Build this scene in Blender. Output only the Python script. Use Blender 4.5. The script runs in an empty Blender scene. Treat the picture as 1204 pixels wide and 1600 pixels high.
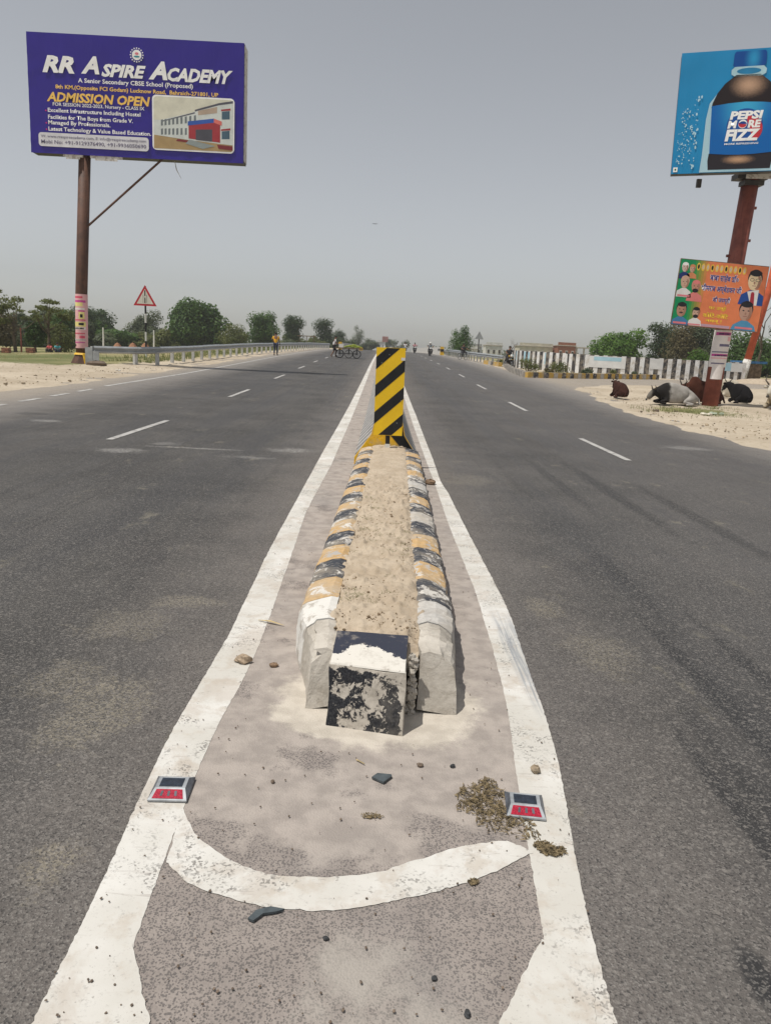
import bpy, math, random
from mathutils import Vector, Matrix, noise
R = math.radians
random.seed(7)
S = bpy.context.scene
COL = S.collection

# ---------------------------------------------------------------- camera
f_px, pitch, roll, yaw = 1203.0, R(11.92), 0.05, 0.012
cam_d = bpy.data.cameras.new('camera')
cam_d.sensor_fit = 'VERTICAL'; cam_d.sensor_height = 36.0; cam_d.lens = 36.0 * f_px / 1600
cam_d.clip_start = 0.05; cam_d.clip_end = 5000
cam = bpy.data.objects.new('camera', cam_d); COL.objects.link(cam)
cs, sn = math.cos(yaw), math.sin(yaw)
yz = Matrix(((cs, sn, 0), (-sn, cs, 0), (0, 0, 1)))
Rt = yz @ Vector((1, 0, 0)); Up = yz @ Vector((0, math.sin(pitch), math.cos(pitch))); Fw = yz @ Vector((0, math.cos(pitch), -math.sin(pitch)))
Rr = math.cos(roll) * Rt + math.sin(roll) * Up; Uu = -math.sin(roll) * Rt + math.cos(roll) * Up
m = Matrix((Rr, Uu, -Fw)).transposed().to_4x4(); m.translation = Vector((0, 0, 1.5))
cam.matrix_world = m
S.camera = cam

# ---------------------------------------------------------------- sky, sun, exposure
SUN_TO = Vector((-1.0, -0.48, 2.85)).normalized()      # direction towards the sun
w = bpy.data.worlds.new('World'); S.world = w; w.use_nodes = True
nt = w.node_tree; bg = nt.nodes['Background']
sky = nt.nodes.new('ShaderNodeTexSky'); sky.sky_type = 'NISHITA'; sky.sun_disc = False
sky.sun_elevation = math.asin(SUN_TO.z); sky.sun_rotation = math.atan2(SUN_TO.x, SUN_TO.y)
sky.air_density = 1.0; sky.dust_density = 1.3; sky.ozone_density = 1.0; sky.altitude = 120
hs = nt.nodes.new('ShaderNodeHueSaturation'); hs.inputs['Saturation'].default_value = 0.24
nt.links.new(sky.outputs[0], hs.inputs['Color']); nt.links.new(hs.outputs[0], bg.inputs['Color'])
bg.inputs['Strength'].default_value = 0.102
sd = bpy.data.lights.new('sun', 'SUN'); sd.energy = 3.55; sd.angle = R(0.6); sd.color = (1.0, 0.955, 0.88)
sun = bpy.data.objects.new('sun', sd); COL.objects.link(sun)
sun.rotation_euler = SUN_TO.to_track_quat('Z', 'Y').to_euler(); sun.location = (0, 0, 60)
S.view_settings.view_transform = 'Standard'; S.view_settings.look = 'None'
S.view_settings.exposure = 0.0; S.view_settings.gamma = 1.0; S.view_settings.use_curve_mapping = False
S.render.engine = 'CYCLES'
S.cycles.volume_bounces = 1; S.cycles.max_bounces = 6; S.cycles.diffuse_bounces = 3; S.cycles.transparent_max_bounces = 12

# ---------------------------------------------------------------- helpers: nodes
def srgb(r, g, b):
    c = lambda v: (v / 255 / 12.92) if v <= 10 else ((v / 255 + 0.055) / 1.055) ** 2.4
    return (c(r), c(g), c(b))
class NT:
    def __init__(s, name, rough=0.8, spec=0.3, metal=0.0):
        s.m = bpy.data.materials.new(name); s.m.use_nodes = True
        s.t = s.m.node_tree; s.b = s.t.nodes['Principled BSDF']
        s.b.inputs['Roughness'].default_value = rough; s.b.inputs['Metallic'].default_value = metal
        s.b.inputs['Specular IOR Level'].default_value = spec
        g = s.t.nodes.new('ShaderNodeNewGeometry'); s.pos = g.outputs['Position']; s.island = g.outputs['Random Per Island']; s.nrm = g.outputs['Normal']
        s.tc = s.t.nodes.new('ShaderNodeTexCoord'); s.obj = s.tc.outputs['Object']
    def put(s, sock, v):
        if v is None: return
        if isinstance(v, bpy.types.NodeSocket): s.t.links.new(v, sock)
        elif isinstance(v, (tuple, list)) and len(v) == 3 and sock.type == 'RGBA': sock.default_value = (*v, 1)
        else: sock.default_value = v
    def math(s, op, a, b=0.0, c=None, clamp=False):
        n = s.t.nodes.new('ShaderNodeMath'); n.operation = op; n.use_clamp = clamp
        s.put(n.inputs[0], a); s.put(n.inputs[1], b)
        if c is not None: s.put(n.inputs[2], c)
        return n.outputs[0]
    def noise(s, scale, detail=4, rough=0.55, vec=None, dist=0.0):
        n = s.t.nodes.new('ShaderNodeTexNoise'); s.put(n.inputs['Vector'], vec or s.pos)
        n.inputs['Scale'].default_value = scale; n.inputs['Detail'].default_value = detail
        n.inputs['Roughness'].default_value = rough; n.inputs['Distortion'].default_value = dist
        return n.outputs['Fac']
    def voro(s, scale, vec=None, feat='F1', out='Distance', rnd=1.0):
        n = s.t.nodes.new('ShaderNodeTexVoronoi'); s.put(n.inputs['Vector'], vec or s.pos); n.feature = feat
        n.inputs['Scale'].default_value = scale; n.inputs['Randomness'].default_value = rnd
        return n.outputs[out]
    def scale(s, vec, v):
        n = s.t.nodes.new('ShaderNodeMapping'); s.put(n.inputs['Vector'], vec); n.inputs['Scale'].default_value = v
        return n.outputs[0]
    def sep(s, vec):
        n = s.t.nodes.new('ShaderNodeSeparateXYZ'); s.put(n.inputs[0], vec); return n.outputs
    def step(s, v, a, b, lo=0.0, hi=1.0):
        n = s.t.nodes.new('ShaderNodeMapRange'); n.interpolation_type = 'SMOOTHSTEP'
        s.put(n.inputs['Value'], v); n.inputs['From Min'].default_value = a; n.inputs['From Max'].default_value = b
        n.inputs['To Min'].default_value = lo; n.inputs['To Max'].default_value = hi
        return n.outputs[0]
    def mix(s, fac, a, b, mode='MIX'):
        n = s.t.nodes.new('ShaderNodeMix'); n.data_type = 'RGBA'; n.blend_type = mode
        s.put(n.inputs[0], fac); s.put(n.inputs[6], a); s.put(n.inputs[7], b); return n.outputs[2]
    def attr(s, name):
        n = s.t.nodes.new('ShaderNodeAttribute'); n.attribute_name = name; return n.outputs['Fac']
    def bump(s, h, strength=0.3, dist=0.01):
        n = s.t.nodes.new('ShaderNodeBump'); n.inputs['Strength'].default_value = strength; n.inputs['Distance'].default_value = dist
        s.put(n.inputs['Height'], h); s.t.links.new(n.outputs[0], s.b.inputs['Normal'])
    def col(s, c): s.put(s.b.inputs['Base Color'], c); return s
    def rough(s, v): s.put(s.b.inputs['Roughness'], v)

def plain(name, c, rough=0.7, var=0.15, scale=6.0, metal=0.0, spec=0.3, coords='obj'):
    t = NT(name, rough, spec, metal)
    n = t.noise(scale, 5, 0.6, t.obj if coords == 'obj' else t.pos)
    d = tuple(v * (1 - var * 1.4) for v in c); l = tuple(min(1, v * (1 + var)) for v in c)
    t.col(t.mix(t.step(n, 0.3, 0.7), d, l))
    return t.m

# ---------------------------------------------------------------- helpers: meshes
class MB:
    def __init__(s): s.v = []; s.f = []; s.mi = []; s.k = 0
    def face(s, pts):
        b = len(s.v); s.v += [tuple(p) for p in pts]; s.f.append(tuple(range(b, b + len(pts)))); s.mi.append(s.k)
    def box(s, c, d, rz=0.0, M=None):
        hx, hy, hz = d[0] / 2, d[1] / 2, d[2] / 2; b = len(s.v); T = Matrix.Rotation(rz, 3, 'Z')
        for x in (-hx, hx):
            for y in (-hy, hy):
                for z in (-hz, hz):
                    p = T @ Vector((x, y, z)) + Vector(c)
                    s.v.append(tuple(M @ p if M else p))
        for q in ((0, 1, 3, 2), (4, 6, 7, 5), (0, 4, 5, 1), (2, 3, 7, 6), (0, 2, 6, 4), (1, 5, 7, 3)):
            s.f.append(tuple(b + i for i in q)); s.mi.append(s.k)
    def tube(s, pts, rad, n=8, caps=True, sq=None):
        pts = [Vector(p) for p in pts]; rings = []
        rad = rad if isinstance(rad, (list, tuple)) else [rad] * len(pts)
        ref = Vector((0, 0, 1)) if abs((pts[-1] - pts[0]).normalized().z) < 0.9 else Vector((1, 0, 0))
        for i, p in enumerate(pts):
            d = (pts[min(i + 1, len(pts) - 1)] - pts[max(i - 1, 0)]).normalized()
            a = d.cross(ref).normalized(); c = a.cross(d)
            b = len(s.v)
            for k in range(n):
                t = 2 * math.pi * k / n
                s.v.append(tuple(p + a * math.cos(t) * rad[i] + c * math.sin(t) * rad[i] * (sq or 1)))
            rings.append(b)
        for i in range(len(pts) - 1):
            for k in range(n):
                q = (k + 1) % n
                s.f.append((rings[i] + k, rings[i] + q, rings[i + 1] + q, rings[i + 1] + k)); s.mi.append(s.k)
        if caps:
            s.f.append(tuple(rings[0] + k for k in range(n))[::-1]); s.mi.append(s.k)
            s.f.append(tuple(rings[-1] + k for k in range(n))); s.mi.append(s.k)
    def sweep(s, prof, path, closed=True, caps=True):
        """prof: list of (offset sideways, height); path: list of (x, y, z, side vector)"""
        n = len(prof); b0 = len(s.v)
        for (x, y, z, sx, sy) in path:
            for (o, h) in prof: s.v.append((x + sx * o, y + sy * o, z + h))
        for i in range(len(path) - 1):
            for k in range(n if closed else n - 1):
                q = (k + 1) % n; a = b0 + i * n
                s.f.append((a + k, a + q, a + n + q, a + n + k)); s.mi.append(s.k)
        if caps and closed:
            s.f.append(tuple(b0 + k for k in range(n))[::-1]); s.mi.append(s.k)
            e = b0 + (len(path) - 1) * n; s.f.append(tuple(e + k for k in range(n))); s.mi.append(s.k)
    def lathe(s, prof, c=(0, 0, 0), n=16):
        b = len(s.v)
        for (r, z) in prof:
            for k in range(n):
                t = 2 * math.pi * k / n; s.v.append((c[0] + r * math.cos(t), c[1] + r * math.sin(t), c[2] + z))
        for i in range(len(prof) - 1):
            for k in range(n):
                q = (k + 1) % n
                s.f.append((b + i * n + k, b + i * n + q, b + (i + 1) * n + q, b + (i + 1) * n + k)); s.mi.append(s.k)
    def blob(s, c, r, n=8, m=5, jit=0.0, seed=0):
        rx, ry, rz = r if isinstance(r, tuple) else (r, r, r); b = len(s.v); rr = random.Random(seed)
        for i in range(m + 1):
            ph = math.pi * i / m
            for k in range(n):
                t = 2 * math.pi * k / n; j = 1 + rr.uniform(-jit, jit)
                s.v.append((c[0] + rx * j * math.sin(ph) * math.cos(t), c[1] + ry * j * math.sin(ph) * math.sin(t), c[2] + rz * j * math.cos(ph)))
        for i in range(m):
            for k in range(n):
                q = (k + 1) % n
                s.f.append((b + i * n + k, b + (i + 1) * n + k, b + (i + 1) * n + q, b + i * n + q)); s.mi.append(s.k)
    def build(s, name, mats, parent=None, loc=None, smooth=False, rz=None):
        me = bpy.data.meshes.new(name); me.from_pydata(s.v, [], s.f)
        for mm in (mats if isinstance(mats, list) else [mats]): me.materials.append(mm)
        if isinstance(mats, list): me.polygons.foreach_set('material_index', s.mi)
        if smooth: me.polygons.foreach_set('use_smooth', [True] * len(me.polygons))
        me.update()
        return link(name, me, parent, loc, rz)
def link(name, me, parent=None, loc=None, rz=None):
    o = bpy.data.objects.new(name, me); COL.objects.link(o)
    if parent is not None: o.parent = parent
    if loc is not None: o.location = loc
    if rz is not None: o.rotation_euler.z = rz
    return o
def thing(name, label, cat, loc=(0, 0, 0), rz=0.0, group=None):
    o = bpy.data.objects.new(name, None); COL.objects.link(o); o.empty_display_size = 0.2
    o.location = loc; o.rotation_euler.z = rz
    return tag(o, label, cat, group)
def tag(o, label=None, cat=None, group=None, kind=None):
    if label: o['label'] = label
    if cat: o['category'] = cat
    if group: o['group'] = group
    if kind: o['kind'] = kind
    return o
def copy_tree(o, parent=None):
    c = o.copy(); COL.objects.link(c); c.parent = parent
    for ch in list(o.children): copy_tree(ch, c)
    return c
def sm(a, b, x):
    t = min(1, max(0, (x - a) / (b - a))); return t * t * (3 - 2 * t)
def interp(x, tab):
    if x <= tab[0][0]: return tab[0][1]
    for (a, b), (c, d) in zip(tab, tab[1:]):
        if x <= c: return b + (d - b) * (x - a) / (c - a)
    return tab[-1][1]
ZR = [(0, 0), (15, 0), (20, .03), (30, .16), (39, .30), (48, .45), (58, .6), (70, .75), (94, 1.0), (124, 1.13), (145, 1.16), (200, 1.1), (260, .2), (700, -.3)]
zr = lambda y: interp(y, ZR)
def G(x, y):
    z = zr(y)
    if x > 0: return z * (1 - sm(18, 80, x)) if y < 90 else z * (1 - sm(9, 26, x)) * (sm(90, 110, y)) + z * (1 - sm(18, 80, x)) * (1 - sm(90, 110, y))
    return z * (1 - sm(9.5, 30, -x)) - 0.35 * sm(14, 40, -x) * sm(20, 60, y)
nz = lambda x, y, s, k=0: noise.noise(Vector((x * s, y * s, k * 7.3)))

# ---------------------------------------------------------------- materials
TAN, DRK, PAL = (0.25, 0.22, 0.165), (0.030, 0.029, 0.030), (0.36, 0.35, 0.33)
SMEARS = [(-1.12, 2.9, .22, .35, TAN, .42), (-1.3, 3.9, .30, .22, TAN, .3), (-1.35, 3.2, .22, .2, TAN, .32), (-1.1, 4.3, .25, .12, TAN, .42), (-.9, 1.95, .08, .12, TAN, .4), (1.1, 9.2, .35, .5, TAN, .3), (1.2, 3.8, .2, .35, TAN, .3), (1.05, 4.5, .12, .2, TAN, .4),
          (1.62, 3.4, .07, 1.3, DRK, .8), (1.95, 3.2, .06, 1.5, DRK, .7), (1.30, 2.3, .05, .9, DRK, .7), (1.02, 1.65, .05, .13, DRK, .8), (1.75, 5.2, .08, 1.2, DRK, .6), (2.7, 9.0, .12, 2.6, DRK, .7), (2.2, 9.4, .10, 2.0, DRK, .6), (3.2, 7.5, .12, 2.2, DRK, .55), (1.4, 2.6, .07, .8, DRK, .5),
          (-3.45, 10.3, .30, .25, PAL, .55), (-2.6, 10.85, .7, .07, PAL, .6), (-3.1, 11.2, .25, .2, PAL, .35), (-1.25, 11.1, .35, .25, PAL, .5), (-1.7, 10.2, .35, .12, PAL, .35), (-5.8, 13.4, .3, .2, PAL, .5), (-6.5, 14.5, .35, .25, DRK, .5), (3.5, 5.0, .15, .1, PAL, .4), (5.6, 14.0, .5, .3, PAL, .45),
          (-.53, 8.9, .16, .5, PAL, .5)]
def mat_asphalt():
    t = NT('asphalt', 0.75, 0.35); x, y, z = t.sep(t.pos)
    stretch = t.scale(t.pos, (1.3, 0.09, 1))
    ax = t.math('ABSOLUTE', x)
    big = t.noise(0.55, 4, 0.6); streak = t.noise(1.0, 5, 0.65, stretch); fine = t.noise(60, 3, 0.7)
    base = t.mix(t.step(big, 0.3, 0.7), (0.036, 0.0345, 0.034), (0.078, 0.073, 0.069))
    base = t.mix(t.step(streak, 0.36, 0.54, 0.60, 0.0), base, (0.027, 0.026, 0.027))
    # wheel-path tyre marks in the lanes
    st2 = t.noise(1.0, 3, 0.5, t.scale(t.pos, (5.0, 0.05, 1)))
    base = t.mix(t.step(st2, 0.53, 0.68, 0.0, 0.65), base, (0.036, 0.035, 0.036))
    # dust that has gathered along the median and along the verges
    dn = t.math('MULTIPLY_ADD', t.noise(1.6, 5, 0.65), 1.3, -0.65)
    dm = t.math('SUBTRACT', ax, dn)
    base = t.mix(t.step(t.math('ADD', x, t.math('MULTIPLY_ADD', big, 3.0, -1.5)), 0.5, 4.0, 0.0, 0.40), base, (0.125, 0.116, 0.112))
    base = t.mix(t.step(dm, 0.45, 1.8, 0.72, 0.0), base, (0.185, 0.165, 0.150))
    dm2 = t.math('ADD', ax, dn)
    base = t.mix(t.step(dm2, 5.6, 8.0, 0.0, 0.85), base, (0.27, 0.245, 0.22))
    # dried pale splashes and earth smears
    sp = t.noise(2.2, 6, 0.7, t.scale(t.pos, (1, 0.6, 1)))
    base = t.mix(t.step(sp, 0.60, 0.70, 0.0, 0.55), base, (0.24, 0.215, 0.16))
    # local earth smears, dark oily marks and pale scrapes, each where it lies on the road
    spk = t.sep(t.voro(120, out='Color')); spk = t.step(spk[0], 0.42, 0.62, 0.12, 1.0)
    wob = t.math('ADD', t.math('MULTIPLY_ADD', t.noise(4.5, 7, 0.8, dist=0.8), 3.4, -1.7), t.math('MULTIPLY_ADD', t.noise(38, 4, 0.8), 1.6, -0.8))
    for (x0, y0, rx, ry, cc, st) in SMEARS:
        dx = t.math('MULTIPLY', t.math('SUBTRACT', x, x0), 1 / rx); dy = t.math('MULTIPLY', t.math('SUBTRACT', y, y0), 1 / ry)
        q = t.math('ADD', t.math('SQRT', t.math('ADD', t.math('MULTIPLY', dx, dx), t.math('MULTIPLY', dy, dy))), wob if cc[0] > .05 else t.math('MULTIPLY', wob, 0.45))
        base = t.mix(t.math('MULTIPLY', t.step(q, 0.45, 1.15, min(1, st * 1.3), 0.0), spk if cc[0] > .2 else 1.0), base, (min(.5, cc[0] * 1.25), min(.5, cc[1] * 1.25), min(.5, cc[2] * 1.25)) if cc[0] > .2 else cc)
    base = t.mix(t.step(dm2, 7.5, 9.0, 0.0, 0.8), base, (0.40, 0.34, 0.27))
    # aggregate: light and dark stones
    wv = t.math; v = t.voro(190, out='Color'); vs = t.sep(v); v2 = t.sep(t.voro(85, out='Color'))
    agg = t.step(vs[0], 0.60, 0.98); agd = t.step(vs[1], 0.70, 0.98)
    base = t.mix(t.math('MULTIPLY', agg, 0.38), base, (0.34, 0.32, 0.295))
    base = t.mix(t.math('MULTIPLY', agd, 0.65), base, (0.02, 0.02, 0.021))
    base = t.mix(t.step(v2[2], 0.86, 0.99, 0, 0.5), base, (0.24, 0.22, 0.20))
    base = t.mix(t.step(fine, 0.35, 0.65, 0.25, 0.0), base, (0.03, 0.03, 0.03))
    t.col(base)
    h = t.math('ADD', t.voro(190), t.math('MULTIPLY', fine, 0.8)); t.bump(h, 0.5, 0.005)
    t.rough(t.step(streak, 0.4, 0.6, 0.62, 0.85))
    return t.m
def mat_apron():
    t = NT('dusty_apron', 0.9, 0.2)
    big = t.noise(2.6, 5, 0.62); mid = t.noise(9, 4, 0.6)
    x, y, z = t.sep(t.pos)
    base = t.mix(t.step(mid, 0.35, 0.65), (0.30, 0.265, 0.24), (0.39, 0.345, 0.31))
    wp = t.t.nodes.new('ShaderNodeVectorMath'); wp.operation = 'ADD'; nw = t.t.nodes.new('ShaderNodeTexNoise'); nw.inputs['Scale'].default_value = 45; t.put(nw.inputs['Vector'], t.pos); nm = t.t.nodes.new('ShaderNodeVectorMath'); nm.operation = 'SCALE'; nm.inputs['Scale'].default_value = 0.010; t.t.links.new(nw.outputs['Color'], nm.inputs[0]); t.put(wp.inputs[0], t.pos); t.t.links.new(nm.outputs[0], wp.inputs[1]); wv = wp.outputs[0]
    stone = t.voro(150, wv, out='Color'); ss = t.sep(stone); vd = t.voro(150, wv); st2 = t.sep(t.voro(260, wv, out='Color'))
    # exposed dark aggregate where the dust is thin (in front of the nose and in patches)
    thin = t.math('ADD', t.step(y, 2.35, 1.75, -0.05, 0.22), big)
    mk = t.math('MULTIPLY', t.step(thin, 0.50, 0.60), t.math('MAXIMUM', t.math('MULTIPLY', t.step(ss[0], 0.56, 0.66), t.step(vd, 0.60, 0.40)), t.step(st2[1], 0.80, 0.88)))
    base = t.mix(t.step(thin, 0.50, 0.62, 0.0, 0.55), base, (0.225, 0.195, 0.18))
    base = t.mix(t.math('MULTIPLY', mk, 0.68), base, (0.080, 0.076, 0.075))
    base = t.mix(t.step(t.noise(0.9, 3), 0.52, 0.72, 0, 0.45), base, (0.25, 0.235, 0.225))
    # pale plaster spilt in a ragged ring round the nose of the kerb
    ex = t.math('MULTIPLY', t.math('SUBTRACT', x, 0.05), 2.0); ey = t.math('MULTIPLY', t.math('SUBTRACT', y, 3.08), 2.35)
    er = t.math('SQRT', t.math('ADD', t.math('MULTIPLY', ex, ex), t.math('MULTIPLY', ey, ey)))
    er = t.math('ADD', er, t.math('MULTIPLY_ADD', t.noise(5, 6, 0.7), 0.9, -0.45))
    base = t.mix(t.step(t.math('ADD', t.math('ABSOLUTE', t.math('SUBTRACT', x, 0.02)), t.math('ADD', t.math('MULTIPLY', t.math('SUBTRACT', y, 1.2), 0.6), t.math('MULTIPLY_ADD', big, 1.2, -0.6))), 0.15, 0.42, 0.85, 0.0), base, (0.37, 0.34, 0.305))
    base = t.mix(t.step(er, 0.80, 1.0, 1.0, 0.0), base, t.mix(t.step(mid, 0.35, 0.65), (0.46, 0.415, 0.355), (0.56, 0.51, 0.44)))
    base = t.mix(t.step(t.noise(1.7, 5, 0.65, dist=0.5), 0.60, 0.68, 0, 0.45), base, (0.45, 0.41, 0.36))
    t.col(base); t.bump(t.math('ADD', vd, t.math('MULTIPLY', mid, 2)), 0.35, 0.005)
    return t.m
def mat_paint():
    t = NT('road_paint_white', 0.7, 0.35)
    n = t.noise(7, 6, 0.65); n2 = t.noise(40, 4, 0.7); n3 = t.noise(1.3, 4, 0.6); cr = t.noise(1.0, 5, 0.7, t.scale(t.pos, (4, 28, 1)))
    c = t.mix(t.step(n3, 0.40, 0.62), (0.54, 0.52, 0.475), (0.66, 0.645, 0.61))
    c = t.mix(t.step(n, 0.52, 0.66, 0, 0.6), c, (0.47, 0.415, 0.35))
    c = t.mix(t.step(t.noise(2.6, 6, 0.7, dist=0.4), 0.50, 0.60, 0, 0.45), c, (0.44, 0.38, 0.32))
    c = t.mix(t.step(t.noise(90, 3, 0.7), 0.58, 0.70, 0, 0.35), c, (0.30, 0.28, 0.26))
    c = t.mix(t.step(cr, 0.60, 0.68, 0, 0.45), c, (0.34, 0.30, 0.27))
    c = t.mix(t.step(n2, 0.64, 0.72, 0, 0.7), c, (0.24, 0.22, 0.20))
    v = t.voro(22, out='Color'); d = t.voro(22)
    spot = t.math('MULTIPLY', t.step(t.sep(v)[0], 0.90, 0.93), t.step(t.math('ADD', d, t.math('MULTIPLY', n2, .3)), 0.26, 0.16))
    c = t.mix(spot, c, (0.06, 0.055, 0.05))
    st_ = t.sep(t.voro(150, out='Color')); wr = t.math('MULTIPLY', t.step(t.noise(3.1, 6, 0.75, dist=0.6), 0.50, 0.62), t.step(st_[0], 0.62, 0.80))
    c = t.mix(t.math('MULTIPLY', wr, 0.75), c, (0.13, 0.12, 0.11))
    x, y, z = t.sep(t.pos); tr = t.math('MULTIPLY', t.step(y, 4.6, 3.9), t.math('MULTIPLY', t.step(y, 2.9, 3.3), t.step(t.math('ADD', x, t.math('MULTIPLY', y, 0.03)), 0.80, 0.84)))
    c = t.mix(t.math('MULTIPLY', tr, t.step(t.noise(1, 4, .7, t.scale(t.pos, (60, 1.5, 1))), 0.40, 0.60, 0.15, 0.75)), c, (0.22, 0.24, 0.27))
    t.col(c); t.bump(t.math('ADD', n, t.math('MULTIPLY', n2, .4)), 0.25, 0.004)
    return t.m
def mat_dash():
    t = NT('lane_paint_worn', 0.75, 0.3); n = t.noise(6, 5, 0.7)
    t.col(t.mix(t.step(n, 0.42, 0.66), (0.44, 0.43, 0.41), (0.26, 0.25, 0.24))); return t.m
def mat_ground():
    t = NT('sand_and_grass', 0.95, 0.1); g = t.attr('grass')
    n = t.noise(0.35, 5, 0.6); m_ = t.noise(3.0, 5, 0.65); fi = t.noise(30, 4, 0.7)
    sand = t.mix(t.step(n, 0.35, 0.65), (0.41, 0.345, 0.262), (0.50, 0.43, 0.335))
    sand = t.mix(t.step(m_, 0.52, 0.68, 0, 0.6), sand, (0.33, 0.265, 0.185))
    sand = t.mix(t.step(t.noise(9, 5, .7, t.scale(t.pos, (1, .6, 1))), 0.55, 0.64, 0, 0.45), sand, (0.26, 0.215, 0.15))
    sand = t.mix(t.step(fi, 0.6, 0.75, 0, 0.4), sand, (0.28, 0.22, 0.15))
    dry = t.mix(t.step(m_, 0.35, 0.65), (0.30, 0.255, 0.135), (0.40, 0.345, 0.19))
    grn = t.mix(t.step(t.noise(0.09, 4, 0.6), 0.42, 0.60), dry, (0.135, 0.150, 0.062))
    grn = t.mix(t.step(fi, 0.45, 0.7, 0, 0.5), grn, (0.10, 0.11, 0.04))
    gg = t.math('ADD', g, t.math('MULTIPLY_ADD', m_, 0.8, -0.4))
    t.col(t.mix(t.step(gg, 0.35, 0.65), sand, grn)); t.bump(t.math('ADD', m_, t.math('MULTIPLY', fi, .5)), 0.5, 0.05)
    return t.m
def mat_soil():
    t = NT('dry_soil', 0.95, 0.1); n = t.noise(6, 6, 0.65); fi = t.noise(45, 5, 0.7)
    c = t.mix(t.step(n, 0.35, 0.65), (0.41, 0.335, 0.25), (0.49, 0.41, 0.315))
    c = t.mix(t.step(fi, 0.52, 0.72, 0, 0.5), c, (0.27, 0.20, 0.135))
    c = t.mix(t.step(t.noise(14, 6, 0.7, dist=.5), 0.54, 0.66, 0, 0.4), c, (0.33, 0.26, 0.18))
    c = t.mix(t.step(t.noise(32, 6, 0.75, dist=.5), 0.60, 0.70, 0, 0.5), c, (0.22, 0.17, 0.115))
    t.col(c); t.bump(t.math('ADD', n, fi), 0.5, 0.012); return t.m
def kerb_mat(name, c, under=(0.40, 0.375, 0.345), wear=0.54, sc=9):
    t = NT(name, 0.8, 0.3); n = t.noise(sc, 8, 0.72, dist=0.6); n2 = t.noise(30, 6, 0.7); n3 = t.noise(3.2, 4)
    col = t.mix(t.step(n2, 0.3, 0.7), tuple(v * 0.8 for v in c), tuple(min(1, v * 1.12) for v in c))
    col = t.mix(t.step(n3, 0.42, 0.68, 0, 0.6), col, (0.42, 0.36, 0.28))
    col = t.mix(t.step(t.noise(1.0, 5, 0.7, t.scale(t.pos, (18, 60, 18))), 0.52, 0.66, 0, 0.5), col, (0.40, 0.36, 0.31))
    chip = t.mix(t.step(n3, 0.40, 0.6), under, (0.62, 0.59, 0.54))
    mk = t.step(t.math('ADD', n, t.math('MULTIPLY', t.math('SUBTRACT', n2, 0.5), 0.25)), wear, wear + 0.035)
    t.col(t.mix(mk, col, chip)); t.bump(t.math('ADD', n, t.math('MULTIPLY', mk, -0.3)), 0.3, 0.006); return t.m
def mat_plaster():
    t = NT('cement_plaster', 0.9, 0.2); n = t.noise(5, 6, 0.65); n2 = t.noise(28, 5, 0.7)
    c = t.mix(t.step(n, 0.35, 0.65), (0.40, 0.365, 0.315), (0.55, 0.51, 0.45))
    c = t.mix(t.step(n2, 0.6, 0.72, 0, 0.5), c, (0.22, 0.20, 0.18))
    c = t.mix(t.step(t.noise(14, 7, 0.75, dist=.8), 0.52, 0.60, 0, 0.4), c, (0.30, 0.265, 0.22)); t.col(c); t.bump(t.math('ADD', n, n2), 0.5, 0.012); return t.m
def mat_whiteish():
    t = NT('whitewash_worn', 0.85, 0.2); n = t.noise(7, 6, 0.7)
    t.col(t.mix(t.step(n, 0.50, 0.58), (0.66, 0.64, 0.60), (0.42, 0.385, 0.34))); t.bump(n, 0.3, 0.006); return t.m
def mat_barrier():
    t = NT('painted_barrier_side', 0.8, 0.3); x, y, z = t.sep(t.pos); n = t.noise(8, 5, 0.65)
    ph = t.math('ADD', t.math('MULTIPLY', y, 1.9), t.math('MULTIPLY', z, 5.2)); ph = t.math('ADD', ph, t.math('MULTIPLY', n, 0.35))
    fr = t.math('FRACT', ph); st = t.math('MULTIPLY', t.step(fr, 0.10, 0.18), t.step(fr, 0.52, 0.44))
    c = t.mix(t.step(n, 0.35, 0.65), (0.30, 0.29, 0.275), (0.42, 0.405, 0.385))
    t.col(t.mix(t.math('MULTIPLY', st, t.step(n, 0.70, 0.45, 0.55, 0.95)), c, (0.07, 0.07, 0.075))); t.bump(n, 0.3, 0.01); return t.m
def mat_leaf(name, c1, c2):
    t = NT(name, 0.6, 0.3)
    cl = t.step(t.noise(0.55, 3, 0.6), 0.35, 0.65); col = t.mix(t.math('MULTIPLY_ADD', t.island, 0.35, t.math('MULTIPLY', cl, 0.60)), c1, c2); t.col(col)
    tr = t.t.nodes.new('ShaderNodeBsdfTranslucent'); t.put(tr.inputs[0], t.mix(0.5, col, tuple(min(1, v * 1.5) for v in c2)))
    mx = t.t.nodes.new('ShaderNodeMixShader'); mx.inputs[0].default_value = 0.38
    t.t.links.new(t.b.outputs[0], mx.inputs[1]); t.t.links.new(tr.outputs[0], mx.inputs[2])
    out = t.t.nodes['Material Output']; t.t.links.new(mx.outputs[0], out.inputs[0]); return t.m
def mat_rust(name, c1, c2):
    t = NT(name, 0.65, 0.4); n = t.noise(2.5, 6, 0.65, t.obj); n2 = t.noise(1, 4, 0.6, t.scale(t.obj, (14, 14, 0.8)))
    c = t.mix(t.step(n, 0.35, 0.65), c1, c2); t.col(t.mix(t.step(n2, 0.5, 0.7, 0, 0.4), c, tuple(v * 0.45 for v in c1))); return t.m
def mat_banner(name, c, rough=0.38):
    t = NT(name, rough, 0.45); n = t.noise(0.5, 3, 0.5, t.obj)
    t.col(t.mix(n, tuple(v * 0.85 for v in c), tuple(min(1, v * 1.15) for v in c)))
    n2 = t.noise(0.8, 4, 0.5, t.scale(t.obj, (1.6, 1, 0.5))); t.bump(n2, 0.35, 0.10); return t.m
M = {}
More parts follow.
